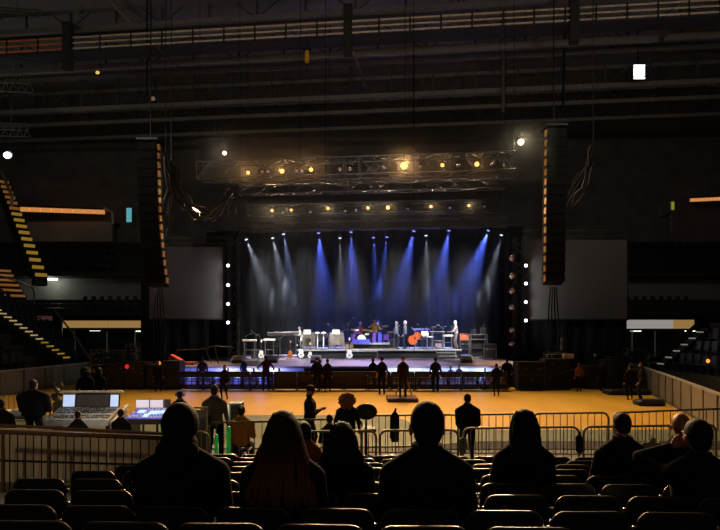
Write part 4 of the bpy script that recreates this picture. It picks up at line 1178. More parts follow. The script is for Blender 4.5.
for i,(px,py,m) in enumerate(((127,366.5,'led_red'),(159,363,'led_amber'),(158.5,377,'led_blue'),(708,361,'led_amber'))):
    o=MB().ell((0,0,0),(.11,.08,.11) if i==0 else (.09,.06,.09),10,6).build('indicator_lamp',m); p=W(px,py,(27.56,27.66,27.66,24)[i]); o.location=p; tag(o,('round red signal lamp on the cases at left of the stage','amber signal lamp on the case left of the barricade','small blue signal lamp below the amber one, left of the barricade','small amber lamp among the dark seats at far right')[i],'lamp')
# monitor position left: table, red gear, frame
t=thing('folding_table','table with a red and orange top at the left wing of the stage','table',(XX(181,29.6),29.6,SZ)); MB().bbox((0,0,.12),(1.7,.7,.05),.02).build('top','wood_orange',t); MB().box((-.7,0,.05),(.05,.6,.1)).box((.7,0,.05),(.05,.6,.1)).build('leg','dark_metal',t)
struct(MB().box((XX(150,30),30.6,SZ/2),(4.6,4,SZ)).build('platform_wing','stage_side'))
struct(MB().box((XX(558,29),30.2,SZ/2-.1),(2.2,4,SZ-.2)).build('platform_wing','stage_side'))
o=MB().bbox((0,0,.15),(.7,.4,.3),.05,ry=.5).build('red_bag','red_plastic'); o.location=(XX(176,29.5),29.5,SZ+.15); tag(o,'small red bag on the table at the left wing of the stage','bag')
t=thing('pipe_rig','slanted pipe rig behind the red topped table','rig',(XX(187,30.2),30.4,SZ)); f=MB()
f.tube((-1.1,0,0),(-.6,0,.75),.03).tube((-.6,0,.75),(1.0,0,.82),.03).tube((1.0,0,.82),(1.3,0,0),.03).tube((.6,0,.8),(1.5,0,1.0),.03).tube((1.5,0,1.0),(1.7,0,0),.03).tube((1.5,0,1.0),(2.6,0,.9),.03); f.build('pipe','truss_alu',t)
def rack(label,px,d,z0,w,h,n=5):
    t=thing('equipment_rack',label,'rack',(XX(px,d),d,z0)); f=MB()
    for x in (-w/2,w/2):
        for y in (-.3,.3): f.box((x,y,h/2),(.05,.05,h))
    for z in (.03,h-.03):
        for y in (-.3,.3): f.box((0,y,z),(w,.05,.05))
    f.build('frame','galvanised',t)
    for i in range(n): MB().bbox((0,0,.12+(h-.2)*(i+.4)/n),(w-.08,.55,(h-.2)/n*.75),.015).build('rack_unit',('console_dark','case_black','black_paint')[i%3],t)
    k=MB(); rnd=random.Random(int(px))
    for i in range(12): k.box((rnd.uniform(-w*.4,w*.4),-.285,rnd.uniform(.15,h-.15)),(.05,.02,.05))
    k.build('knobs','cream_paint',t)
    return t
rack('open grey framed rack at left of the stage, nearest the handrail',100,29.5,0,.7,2.0)
rack('grey framed rack at left of the stage, second from the handrail',118,29.8,0,.8,1.95)
rack('grey framed rack at left of the stage, third from the handrail',133,29.7,0,.55,2.3)
rack('open dark rack in the right wing behind the black cases',556,29.4,SZ-.2,1.1,.9,3)
rack('tall grey framed rack at far right behind the crew',634,29.8,0,.95,2.05)
rack('grey framed rack at the end of the right boards',655,30.2,0,1.0,1.75,4)
o=MB().bbox((0,0,.12),(.5,.3,.22),.02).build('paper_box','cream_paint'); o.location=(XX(568,27.6),27.6,ZZ(359,27.2)); tag(o,'small cream box on top of the black case at right','box')
o=MB().cap((0,0,.1),(.02,0,.5),.07,.05).ell((.02,0,.62),(.09,.09,.12)).build('stage_lamp','galvanised'); o.location=(XX(561.5,29.4),29.4,SZ+.75); tag(o,'small upright grey lamp standing on the rack at right','lamp')
o=MB().bbox((0,0,.13),(2.0,.9,.22),.06).build('cable_ramp','black_vinyl'); o.location=(XX(668,24.5)-1.35,25.6,.0); tag(o,'flat black bundle on the floor along the right boards','bundle')
o=MB().bbox((0,0,.12),(1.1,.6,.24),.08).build('gear_bag','black_vinyl'); o.location=(XX(682,21.5)-1.1,21.9,.01); tag(o,'low black bag on the floor at the foot of the right boards','bag')
road_case('pale topped case on wheels before the right rack',XX(648,27.2)-.7,27.4,0,.8,.6,1.1,m='brown_ply')
# camera dolly and camera
t=thing('camera_platform','low dark red platform carrying the camera operator','platform',(XX(402.5,23),23.35,0)); MB().bbox((0,0,.09),(1.3,1.3,.18),.03).build('deck','brown_red' if 'brown_red' in MATS else mat('brown_red',(70,24,16),.6),t)
MB().box((0,-.66,.09),(1.25,.02,.08)).build('front_board','black_paint',t)
t=thing('camera_tripod','tripod carrying a large camera on the red platform','camera',(XX(404,23)+.05,23.62,.18))
for k in range(3): a=k*2*PI/3+.52; MB().tube((0,0,1.05),(.42*math.cos(a),.30*math.sin(a),.0),.03).build('leg','galvanised',t)
MB().bbox((0,0,1.2),(.24,.5,.24),.04).build('camera_body','case_black',t); MB().lathe([(.06,0),(.07,.2),(.09,.28)],(0,.25,1.2),12,rot=Matrix.Rotation(R(-90),3,'X')).build('lens','black_gloss',t)
MB().tube((.1,-.1,1.12),(.25,-.5,1.0),.015).build('pan_bar','dark_metal',t)
# ------------------------------------------------------------------ crew and people on the floor
dk=(18,18,21)
def fl(label,px,d,ytop,zf=0,**k): return at_person(label,px,d,zf,ytop,**k)
# around the barricade (feet on the floor)
fl('person with orange lit hair in black, at the dark cases left of the barricade',158,26.7,360.5,hairc=(150,84,36),lod=2)  # orange light on the head is put into the hair colour
fl('person in dark red jacket leaning on the left end of the barricade',202.5,27.9,357.0,topc=(50,22,26),legc=(20,26,44),lod=2,bulk=1.15)
fl('person in dark jacket walking in front of the barricade at left',224.5,23.8,364.5,topc=(30,26,26),legc=(20,22,30),rz=R(160),lod=2,skinc=(150,112,90))
fl('fair haired person in the pit, third figure from the left',244,27.95,356.5,topc=(30,30,40),hairc=(150,118,84),rz=R(-40),lod=2)
fl('person in dark red sweater at the barricade, elbows out',266,26.9,355.0,topc=(48,24,28),legc=(24,30,50),lod=2,bulk=1.12,hands=((-.36,.12,.12),(.36,.12,.12)))
fl('taller of two people in black at the brown barricade panels',317,26.6,357.0,topc=dk,lod=2,hair='cap',hairc=(24,20,20),bulk=1.1)
fl('shorter of two people in black at the brown barricade panels',327.5,26.7,358.5,topc=(26,24,24),lod=2)
fl('person in dark top in the pit by the centre of the stage',373,27.95,358.0,topc=(26,24,26),lod=2)
fl('person with bare arm standing before the barricade left of the camera platform',382,25.6,356.5,topc=(18,16,16),short=True,skinc=(170,120,86),hair='cap',hairc=(26,20,18),lod=2,rz=R(15))
fl('camera operator in a brimmed hat standing on the red platform',403,23.0,356.0,.18,topc=(34,26,20),legc=(30,22,18),hair='brimhat',hairc=(28,20,16),lod=2,hands=((-.14,.30,.24),(.16,.30,.24)),pole=((-.3,-.8,-.6),(.3,-.8,-.6)))
fl('person in black standing at the barricade right of the camera platform',435.5,26.6,357.0,topc=dk,lod=2,bulk=1.1)
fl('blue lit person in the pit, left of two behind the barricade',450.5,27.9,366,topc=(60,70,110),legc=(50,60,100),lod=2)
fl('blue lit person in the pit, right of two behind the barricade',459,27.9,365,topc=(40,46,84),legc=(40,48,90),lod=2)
fl('person in dark clothes with bare arms before the right end of the barricade',496.5,24.9,363.0,topc=(20,20,26),legc=(18,18,24),short=True,skinc=(170,92,70),lod=2,bulk=1.1)
fl('person in black in the pit at the right end of the barricade',507,27.9,357.8,topc=(16,16,20),lod=2,bulk=1.25)
fl('person in brownish red jacket among the black cases at right',579,26.7,362.5,topc=(120,66,50),legc=(24,20,20),hairc=(60,40,30),lod=2)
fl('person in a pale cap standing in the right wing',595,29.0,353.5,.3,topc=(60,56,54),hair='cap',hairc=(200,196,190),lod=2)
fl('person in dark clothes in the gap between the right hand cases',602.5,27.0,362.5,topc=dk,lod=2)
fl('left person of the dark couple standing at far right',630,23.6,364.5,topc=(20,20,22),legc=(16,16,18),lod=2)
fl('right person of the dark couple standing at far right',641.5,22.8,361.5,topc=(28,20,20),legc=(26,18,18),skinc=(150,110,90),rz=R(60),lod=2,bulk=1.08)
# beyond the mixing desks
fl('person with bushy hair standing left of the pair beyond the mixing desk',86,18,367.5,topc=dk,hair='frizzy',lod=2,bulk=1.1)
fl('person standing right of the pair beyond the mixing desk',99,18.3,367.0,topc=dk,hair='bob',lod=2)
# ------------------------------------------------------------------ mixing position
struct(MB().bbox((-8.2,13.4,.10),(8.6,3.8,.20),.02).build('platform_mix','brown_ply'))
zm=.20
def console(label,px0,px1,d,ytop,yfront,blue=False):
    x0,x1=XX(px0,d),XX(px1,d); w=x1-x0; t=thing('mixing_console',label,'mixing desk',((x0+x1)/2,d,zm))
    zb=ZZ(ytop,d+.7)-zm; zf_=ZZ(yfront,d)-zm
    prof=[(-.0,zf_-.12),(.75,zb-.14),(.75,zb),(0,zf_)]
    body=MB().prism([(y,z) for y,z in prof],-w/2,w/2,Matrix.Rotation(R(90),4,'Z')); o=body.build('desk_body','console_grey' if not blue else 'console_dark',t); fixn(o)
    sl=math.atan2(zb-zf_,.75)
    def onp(x,v,sz,h=.012): return (x,v*.75,zf_+(zb-zf_)*v+h),sz
    surf=MB(); c,_=onp(0,.5,0,.008); surf.box(c,(w*.96,.70,.012),rx=sl); surf.build('control_surface','surface_blue' if blue else 'console_grey',t)
    kn=MB(); rnd=random.Random(int(px0))
    for i in range(int(w/.05)):
        x=-w*.47+w*.94*(i+.5)/int(w/.05)
        for v in (.12,.22,.34,.5,.6,.72,.84):
            if rnd.random()<.8: c,_=onp(x,v+rnd.uniform(-.03,.03),0,.022); kn.box(c,(.022,.03,.02),rx=sl)
    kn.build('faders','console_dark' if not blue else 'key_white',t)
    if blue:
        for x,v,sx in ((-.28*w,.62,.18),(.02*w,.55,.26),(.24*w,.6,.2),(-.1*w,.28,.12),(.36*w,.35,.1)):
            c,_=onp(x,v,0,.018); MB().box(c,(sx,.20,.012),rx=sl).build('touch_screen','surface_cyan',t)
    else:
        for v in (.06,.45): c,_=onp(0,v,0,.02); MB().box(c,(w*.94,.05,.02),rx=sl).build('led_strip','key_white',t)
    l=MB()
    for x in (-w/2+.08,w/2-.08): l.bbox((x,.4,zf_/2-.06),(.08,.6,zf_-.12),.02)
    l.build('leg','dark_metal',t); return t,w,zb
t,w,zb=console('large pale mixing console with a row of screens at left',43,108,13.2,408,421)
for i,(x0,x1,m) in enumerate(((-.46,-.26,'screen_lit'),(-.24,.29,'screen_dim'),(.31,.45,'screen_lit'))):
    MB().bbox(((x0+x1)/2*w,.80,zb+.18),((x1-x0)*w+.03,.06,.36),.02,rx=-.12).build('screen_housing','console_dark',t)
    o=MB().box(((x0+x1)/2*w,.765,zb+.18),((x1-x0)*w-.02,.012,.30),rx=-.12).build('screen',m,t)
MB().bbox((0,.84,zb+.40),(w*1.02,.1,.05),.02).build('screen_hood','cream_paint',t)
for s in (1,): 
    MB().bbox((w/2+.10,.42,zb-.16),(.10,.95,.22),.04,rx=.35).build('side_cheek','cream_paint',t)
    MB().bbox((w/2+.28,.35,zb-.30),(.10,.95,.16),.04,rx=.3,rz=-.35).build('side_cheek','cream_paint',t)
t,w,zb=console('smaller mixing console with a blue lit surface',124,170,13.0,408.5,419.5,True)
for i,(px,m) in enumerate(((142.5,'screen_pink'),(156.5,'screen_pink'),(167.2,'screen_dim'))):
    d=14.1; t=thing('desk_monitor',('pinkish lit desk monitor, left one behind the blue console','pinkish lit desk monitor, middle one behind the blue console','dim narrow desk monitor, right one behind the blue console')[i],'monitor',(XX(px,d),d,zm))
    ww=(.36,.36,.17)[i]; zc=ZZ(403.7,d)-zm
    MB().bbox((0,.03,zc),(ww,.05,.23),.015).build('monitor_case','case_edge',t); MB().box((0,0,zc),(ww-.03,.012,.20)).build('screen',m,t); MB().tube((0,.05,.0),(0,.05,zc),.03).lathe([(.14,0),(.14,.02)],(0,.05,0),12).build('stand','dark_metal',t)
t=thing('work_table','cluttered desk at the left edge of the mixing position','desk',(XX(10,12.9),12.9,zm)); MB().bbox((0,.3,.78),(1.0,.7,.04),.01).build('top','console_dark',t)
for x in (-.42,.42):
    for y in (.05,.55): MB().box((x,y,.38),(.05,.05,.76)).build('leg','dark_metal',t)
for i,(x,y,sx) in enumerate(((-.3,.2,.3),(.05,.3,.28),(.35,.15,.2))):
    o=MB().bbox((0,0,.07),(sx,.25,.14),.02).build('desk_unit','console_grey'); o.location=(XX(10,12.9)+x,12.9+y,zm+.80); tag(o,('pale unit at the left end of the cluttered desk','pale unit in the middle of the cluttered desk','small pale unit at the right end of the cluttered desk')[i],'equipment')
t=thing('flight_case','open dark flight case with pale edges beside the standing person in grey','case',(XX(199,11.6),11.8,0)); MB().bbox((0,0,.6),(.34,.3,1.2),.02).build('case_body','case_black',t); f=MB()
zt=ZZ(408,11.6)
for x in (-.16,.16): f.box((x,-.15,zt/2),(.035,.035,zt))
f.box((0,-.15,zt),(.36,.035,.035)); f.box((0,-.15,.9),(.36,.035,.035)); f.build('edging','case_edge',t); MB().box((0,-.14,zt-.25),(.28,.02,.4)).build('panel','screen_dim',t)
o=road_case('small dark case standing behind the orange jacket person',XX(235.5,12.6),12.7,0,.26,.4,ZZ(403,12.6))
# green lit posts
for i,(px,d,y0,y1,r,m) in enumerate(((228.5,10.9,426,462,.045,'green_glow'),(216.5,10.7,434,462,.035,'green_glow'),(228,12.3,405,426,.03,'pale_glow'))):
    z1=ZZ(y0,d); t=thing('light_post',('green glowing post in front of the orange jacket person','thinner green glowing post left of the main green one','thin pale glowing post above the green one')[i],'light post',(XX(px,d),d,0))
    MB().cap((0,0,.3),(0,0,z1-r),r,r,12).build('glow_tube',m,t); MB().lathe([(.14,0),(.14,.03),(.05,.06),(.04,.3)],(0,0,0),14).build('base','dark_metal',t)
light('POINT',W(222,440,10.4),.5,(.2,1,.4),size=.1)
# people at the mixing position
fl('broad person in black standing at left of the mixing console',33.5,12.35,379.0,zm,topc=(13,14,18),bulk=1.6,lod=1,hands=((-.20,.30,.05),(.20,.30,.05)),legc=dk)
fl('person in black at the left edge of the picture by the cluttered desk',1.5,12.2,399.0,zm,topc=dk,pose='sit',lod=1,bulk=1.2)
fl('seated person with arms out in front of the large mixing console',78,11.9,411.0,zm,topc=(24,22,20),pose='sit',lod=1,hands=((-.42,.35,.18),(.2,.35,.18)),seat=.42)
fl('seated person in dark clothes in front of the blue mixing console',121,11.9,409.0,zm,topc=(14,14,18),pose='sit',lod=1,bulk=1.1,seat=.42)
fl('person wearing headphones behind the seated hooded man',180,13.9,391,zm,topc=dk,pose='sit',lod=1,hair='short',bulk=1.1,seat=.5)
o=MB().path([(.1*math.cos(a),0,.1*math.sin(a)) for a in np.linspace(0,PI,12)],.014,6).ell((.1,0,-.0),(.03,.04,.05)).ell((-.1,0,0),(.03,.04,.05)).build('headphones','case_edge'); o.location=W(180,394.5,13.9)+Vector((0,-.0,0)); tag(o,'pale headphones worn by the person behind the hooded man','headphones')
fl('person in grey brown jacket standing beside the green posts',214.5,12.1,384.0,0,topc=(104,96,86),legc=(14,14,16),hairc=(70,54,40),lod=1,bulk=1.12)
for i,(px,d,lab) in enumerate(((78,11.75,'dark stool under the person at the large console'),(121,11.75,'dark stool under the person at the blue console'),(180,13.75,'dark stool under the person wearing headphones'),(1.5,12.05,'dark stool under the person at the left edge'))):
    t=thing('stool',lab,'stool',(XX(px,d),d+.12,zm)); MB().lathe([(.02,.0),(.18,.0),(.19,.03),(.17,.06),(.02,.06)],(0,0,.34),16).build('seat','black_vinyl',t); MB().tube((0,0,.03),(0,0,.34),.03).lathe([(.2,0),(.2,.02),(.03,.05)],(0,0,0),14).build('base','dark_metal',t)
# ------------------------------------------------------------------ between the steel barriers
o,h=fl('person in a dark coat looking down at a phone, side on',310,13.3,385.5,0,topc=(20,24,24),legc=(20,18,18),bulk=1.28,hs=1.12,hair='cap',hairc=(70,44,34),skinc=(170,118,90),rz=R(-80),head=(0,-.35,0),lod=1,hands=((-.09,.25,.20),(.08,.27,.22)),curl=.9)
hp=(h[0]+h[1])/2; b=MB().bbox((0,0,0),(.15,.08,.012),.01).build('phone','case_black'); b.location=hp+Vector((.09,0,.03)); b.rotation_euler=(0,-.5,0); tag(b,'dark phone held by the person in the dark coat','phone')
fl('person with big frizzy brown hair in a dark top, standing at the far barrier',347.5,12.25,394.5,0,topc=(28,34,44),legc=(22,22,26),hair='frizzy',hairc=(160,92,40),rz=R(-10),lod=1,bulk=1.2,hs=1.3)
t=thing('office_chair','high backed dark swivel chair beside the frizzy haired person','chair',(XX(366,12.7),12.7,0))
zc=ZZ(411,12.6); b=MB(); b.ell((0,-.2,zc),(.26,.06,.19),18,10); b.build('backrest','black_vinyl',t,smooth=True); MB().bbox((0,.05,zc-.45),(.48,.46,.09),.04).build('seat','black_vinyl',t)
MB().path([(0,-.22,zc-.1),(0,-.25,zc-.4),(0,0,zc-.48)],.025).build('back_bracket','dark_metal',t); s=MB().tube((0,.05,.1),(0,.05,zc-.5),.035)
for k in range(5): a=k*2*PI/5; s.tube((0,.05,.12),(.32*math.cos(a),.05+.32*math.sin(a),.05),.025)
s.build('base','dark_metal',t)
fl('person with dark hair sitting low between the barriers, beside the frizzy haired one',329.5,12.4,414.5,0,pose='sit',topc=(30,26,24),lod=1,seat=.30)
t=thing('stool','low stool under the person sitting between the barriers','stool',(XX(329.5,12.4),12.5,0)); MB().bbox((0,0,.24),(.36,.36,.05),.03).build('seat','black_vinyl',t)
for x in (-.14,.14):
    for y in (-.14,.14): MB().tube((x,y,0),(x*.9,y*.9,.22),.018).build('leg','dark_metal',t)
fl('person in an orange brown jacket sitting beside the green post',241.5,11.9,405.5,0,pose='sit',topc=(178,108,38),legc=(40,30,24),hair='bun',hairc=(30,22,18),lod=1,bulk=1.2,seat=.52)
t=thing('stool','stool under the person in the orange brown jacket','stool',(XX(241.5,11.9),12.0,0)); MB().bbox((0,0,.44),(.38,.38,.06),.03).build('seat','black_vinyl',t)
for x in (-.15,.15):
    for y in (-.15,.15): MB().tube((x,y,0),(x*.9,y*.9,.42),.018).build('leg','dark_metal',t)
fl('person in a black jacket standing between the barriers, centre right',467.5,12.0,393.0,0,topc=(22,20,20),legc=(20,18,18),hairc=(26,20,16),lod=1,bulk=1.25,hands=((-.17,.14,.02),(.17,.14,.02)),pole=((-.25,-.9,-.2),(.25,-.9,-.2)))
# steel crowd barriers
def barrier(label,px0,px1,d,ytop,d1=None,y1=None,solid=None,m='galvanised'):
    p=Vector((XX(px0,d),d,0)); d1=d1 or d; q=Vector((XX(px1,d1),d1,0)); H=ZZ(ytop,d); H1=ZZ(y1,d1) if y1 else H
    t=thing('steel_barrier',label,'crowd barrier',(p+q)/2); o=(p+q)/2; u=(q-p).normalized(); L=(q-p).length; r=.14
    pts=[]
    def P(s,z): return p+u*s+Vector((0,0,z))-o
    def hh(s): return H+(H1-H)*s/L
    pts.append(P(0,.12)); pts.append(P(0,H-r))
    for k in range(1,6): a=k*PI/12; pts.append(P(r-r*math.cos(a),H-r+r*math.sin(a)))
    pts.append(P(r,H)); pts.append(P(L-r,H1))
    for k in range(1,6): a=k*PI/12; pts.append(P(L-r+r*math.sin(a),H1-r+r*math.cos(a)))
    pts.append(P(L,H1-r)); pts.append(P(L,.12))
    MB().path(pts,.024,8).build('frame',m,t)
    MB().tube(P(0,.2),P(L,.2),.018).build('lower_rail',m,t)
    n=max(2,int(round(L/.155))); b=MB()
    for i in range(1,n): s=L*i/n; b.tube(P(s,.2),P(s,hh(s)-.01),.010,5)
    b.build('bars',m,t)
    v=Vector((-u.y,u.x,0))
    for s in (.25,L-.25):
        f=MB(); f.path([P(s,.2),P(s,.05)+v*.1,P(s,.02)+v*.32],.02,6); f.path([P(s,.2),P(s,.05)-v*.1,P(s,.02)-v*.32],.02,6); f.build('foot',m,t)
    return t
barrier('steel barrier in the far line, behind the person with the phone',280,362,12.75,419.5)
barrier('steel barrier in the far line, left of the standing person in black',366,458,12.75,415.5,12.65,414.8)
barrier('steel barrier in the far line, just right of the standing person in black',461,531,12.65,414.8,12.6,413.8)
barrier('steel barrier in the far line, ending left of the seated short haired man',533,608.5,12.6,413.5,12.5,412.8)
barrier('steel barrier in the far line at far right, behind the bald man',614,735,12.5,412.5,12.3,408.5)
barrier('steel barrier in the near line with green posts, at left',170,209,10.4,434,10.6,432)
barrier('steel barrier behind the long haired woman at left',208.5,300,11.5,422.5,11.6,421.0)
barrier('steel barrier in the near line, left of the broad man',300,376,10.7,431.5,10.7,430.8)
barrier('steel barrier in the near line, between the broad man and the woman',380,458,10.8,430.5,10.8,430)
barrier('steel barrier in the near line, behind the straight haired woman',463,579,10.9,428.3,10.9,427.0)
barrier('steel barrier in the near line, right of the straight haired woman',583.5,716,10.9,426.8,10.8,425)
barrier('steel barrier beyond the mixing desks at the left edge',-12,50,17.0,394.5,17.2,393.5)
b=MB(); rnd=random.Random(8)
for i in range(26): b.ell((rnd.uniform(-.2,.2),rnd.uniform(-.12,.12),rnd.uniform(.5,1.25)),(rnd.uniform(.04,.1),)*3,7,5)
b.bbox((0,0,.3),(.4,.3,.6),.04); vv,ff=remesh(b,.025,1); b=MB(); b.add(vv.tolist(),ff); o=b.build('wrapped_bundle',mat('clear_wrap',(120,120,112),.15,scale=12,bump=.8)); o.location=(XX(60,18.6),18.6,0); tag(o,'shiny plastic wrapped bundle beyond the large mixing console','bundle')
# rail fence of the mixing position with plywood hoarding
p0=W(-6,431.5,10.3); p1=W(166,438,9.85); 
t=thing('rail_fence','dark railed fence with thin bars in front of the mixing position','fence',((p0.x+p1.x)/2,(p0.y+p1.y)/2,0)); o=t.location.copy(); L=(p1-p0).length
mat('rail_brown',(92,66,40),.4,.2)
a=p0-o; b=p1-o
MB().path([a,b],.045,8).build('top_rail','rail_brown',t); MB().path([a+Vector((0,0,-.55)),b+Vector((0,0,-.50))],.022,6).build('middle_rail','dark_metal',t)
br=MB(); n=21
for i in range(n+1): q=a.lerp(b,i/n); br.tube((q.x,q.y,.05),(q.x,q.y,q.z),.012,5)
br.build('bars','dark_metal',t)
for f in (.055,.33,1.0): q=a.lerp(b,f); MB().tube((q.x,q.y,0),(q.x,q.y,q.z+.02),.035,8).build('post','rail_brown',t)
p0=W(-6,424.5,11.0); p1=W(168,433.5,10.55)
t=thing('plywood_hoarding','low plywood wall behind the bars of the railed fence','hoarding',((p0.x+p1.x)/2,(p0.y+p1.y)/2,0)); o=t.location.copy(); d=(p1-p0); ang=math.atan2(d.y,d.x); L=Vector((d.x,d.y)).length
for i in range(3): MB().bbox((math.cos(ang)*L*((i+.5)/3-.5),math.sin(ang)*L*((i+.5)/3-.5),.55),(L/3-.015,.03,1.08),.008,rz=ang).build('sheet','plywood',t)
MB().path([p0-o+Vector((0,-.03,.0)),p1-o+Vector((0,-.03,0))],.03,6).build('cap_rail','rail_brown',t)
# things hung on the barriers
def hung(label,px,d,y0,y1,w,m,name='hanging_jacket',cat='jacket'):
    z0=ZZ(y1,d);z1=ZZ(y0,d); b=MB(); rnd=random.Random(int(px))
    H=z1-z0
    b.loft([((0,0,0),w*.55,.05),((.01,0,H*.3),w*.6,.06),((-.01,0,H*.7),w*.58,.06),((0,0,H*.8),w*.42,.05)],14)
    b.cap((-w*.5,.02,H*.75),(-w*.62,-.02,H*.12),w*.2,w*.15); b.cap((w*.5,.02,H*.75),(w*.6,-.03,H*.3),w*.2,w*.15); b.cap((-w*.1,0,H*.8),(w*.15,0,H*.97),w*.22,w*.16); b.ell((.0,.0,H*.78),(w*.5,.06,H*.1))
    vv,ff=remesh(b,.02,2); b=MB(); b.add(vv.tolist(),ff); o=b.build(name,m,smooth=True); o.location=(XX(px,d),d-.09,z0); tag(o,label,cat)
mat('cloth_olive',(40,40,30),.95); mat('cloth_pale',(120,116,100),.9)
hung('dark jacket hanging over the far barrier left of the broad man',394.5,12.7,407,441,.16,'black_cloth')
hung('dark bag hanging where two near barriers meet at right',577.5,10.8,431,452,.11,'black_cloth','hanging_bag','bag')
hung('pale bag hanging on the near barrier beside the standing person in black',462,10.8,434,452,.12,'cloth_pale','hanging_bag','bag')

# ------------------------------------------------------------------ folding chairs on the raked floor
ROWS=[(2.75,524.8,2.52),(3.40,508.5,2.44),(4.10,493.0,2.4),(4.80,481.5,2.3),(5.55,473.3,2.3),(6.30,467.3,2.3),(7.10,462.6,2.2),(7.90,458.6,2.2),(8.70,455.2,2.2)]
CH=.82; SL=-.036
def rowz(i): d,y,_=ROWS[i]; return ZZ(y,d)-CH
def make_chair():
    t=thing('folding_chair','x','chair',(0,0,0))
    # backrest panel with rounded upper corners (faces camera = -y side is the back)
    w=.225; r=.07; poly=[(-w,.0),(w,.0),(w,.30-r)]
    for k in range(1,6): a=k*PI/12; poly.append((w-r+r*math.cos(a),.30-r+r*math.sin(a)))
    poly.append((w-r,.30)); poly.append((-w+r,.30))
    for k in range(1,6): a=k*PI/12; poly.append((-w+r-r*math.sin(a),.30-r+r*math.cos(a)))
    poly.append((-w,.30-r))
    T=Matrix.Translation((0,.035,.505))@Matrix.Rotation(.10,4,'X')
    o=MB().prism(poly,-.018,.018,T).build('backrest','black_vinyl',t); fixn(o)
    T2=Matrix.Translation((0,.035,.505))@Matrix.Rotation(.10,4,'X')
    tubep=[(-.232,.0,-.06),(-.232,0,.225)]
    for k in range(1,6): a=k*PI/12; tubep.append((-.232+.08-.08*math.cos(a),0,.225+.08*math.sin(a)))
    tubep.append((.232-.08,0,.305))
    for k in range(1,6): a=k*PI/12; tubep.append((.232-.08+.08*math.sin(a),0,.225+.08*math.cos(a)))
    tubep.append((.232,0,-.06))
    MB().path([T2@Vector(q) for q in tubep],.0115,8).build('back_frame','chair_tube',t)
    MB().bbox((0,.25,.445),(.41,.40,.045),.03).build('seat','black_vinyl',t)
    for s in (-1,1):
        l=MB(); x=.232*s
        l.path([(x,.03,.45),(x,.06,.36),(x,.44,.0)],.0115,6)
        l.build('front_leg','chair_tube',t)
        l=MB(); l.path([(x*.93,.43,.43),(x*.93,.02,.0)],.0115,6); l.build('rear_leg','chair_tube',t)
        g=MB().bbox((s*.246,.035,.70),(.022,.03,.035),.006); g.build('ganging_clip','steel',t)
    MB().tube((-.22,.39,.06),(.22,.39,.06),.009).tube((-.21,.06,.06),(.21,.06,.06),.009).build('cross_bar','chair_tube',t)
    return t
chair0=make_chair(); first=True
XS=[[20,121,218.5,320,424,528],
    [12,93,169.5,253,336.5,420,503.5,587,671,752],
    [27,97,166,236.5,306,376,446,515.6,585,655,724],
    [32,91,151,212,271,330,389,448,507,565.5,625,684.5,744],
    [88,142,194,246,297,349,400,452,503,555,606.5,658,710],
    [131,202,247,293,338,384,429,475,520,566,611,657,702],
    [206,246,287,327,368,408,449,489,530,570,611,651,692],
    [214,251,287,324,360,397,433,470,507,543,580,617,653,690],
    [222,255,288,321,354,387,421,454,487,520,553,586,620,653]]
RNAME=['nearest row to the camera','second row from the camera','third row from the camera','fourth row from the camera','fifth row from the camera','sixth row from the camera','seventh row from the camera','eighth row from the camera','last row by the barriers']
for i,(d,y,_) in enumerate(ROWS):
    for k,px in enumerate(XS[i]):
        X=XX(px,d); dd=d+SL*(X-XX(360,d))
        lab='black folding chair, %s from the left in the %s'%(ORD[k],RNAME[i])
        c=chair0 if first else dup(chair0,(0,0,0)); first=False
        c.location=(X,dd,rowz(i)); c.rotation_euler=(0,0,R(-2.1)+random.uniform(-.03,.03)); c['label']=lab
        c['group']='folding chairs in rows'
# stepped platform below the rows
for i,(d,y,_) in enumerate(ROWS):
    z=rowz(i); dn=ROWS[i+1][0] if i<8 else 9.4
    if z<.02: continue
    y0=d-.25; y1=dn-.25
    a=MB(); X0,X1=-6.5,7.5
    if i==0: y0=-1.2
    pts=[(X0,y0+SL*X0),(X1,y0+SL*X1),(X1,y1+SL*X1),(X0,y1+SL*X0)]
    o=struct(a.slab(pts,0.0,z).build('floor_step','black_matte')); fixn(o)
# ------------------------------------------------------------------ audience (seated, seen from behind)
def aud(label,px,i,ytop,dy=.17,**k):
    d=ROWS[i][0]; X=XX(px,d); y=d+SL*(X-XX(360,d))+dy; z=rowz(i)
    return person(label,XX(px,y),y,z,ZZ(ytop,y)-z,pose='sit',seat=.46,**k)
aud('broad man with short hair in a dark jacket, seated in the centre',427,1,406.5,topc=(14,15,20),legc=dk,hairc=(22,17,13),bulk=1.2,lod=0,hair='short',hs=1.24)
aud('person in a dark hooded jacket seated at left, head hooded',181.5,1,406.5,topc=(15,17,21),legc=(70,62,46),hair='hood',hairc=(16,14,14),hood=True,bulk=1.25,lod=0,hs=1.08)
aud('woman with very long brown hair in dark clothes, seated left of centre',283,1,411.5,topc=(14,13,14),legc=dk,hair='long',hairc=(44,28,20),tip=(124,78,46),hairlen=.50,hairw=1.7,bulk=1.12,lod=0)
aud('dark haired person in black seated just left of the broad man',342,2,422.5,topc=(13,13,15),hair='long',hairc=(26,19,15),hairlen=.28,hairw=1.2,bulk=1.1,lod=0)
aud('woman with straight dark shoulder length hair, seated right of centre',524,3,411.5,topc=(12,13,17),hair='long',hairc=(20,16,14),hairlen=.32,hairw=.45,bulk=1.1,lod=0,hs=1.1)
aud('short haired man in a black jacket seated alone near the barriers at right',622,4,412.5,topc=(16,16,18),hairc=(26,19,14),bulk=1.12,lod=0,hair='crop')
aud('bald man turned sideways, seated just beyond the man with his hand raised',681,3,412.5,dy=.30,topc=(16,16,18),skinc=(150,92,62),hair=None,bulk=1.05,lod=0,rz=R(-35))
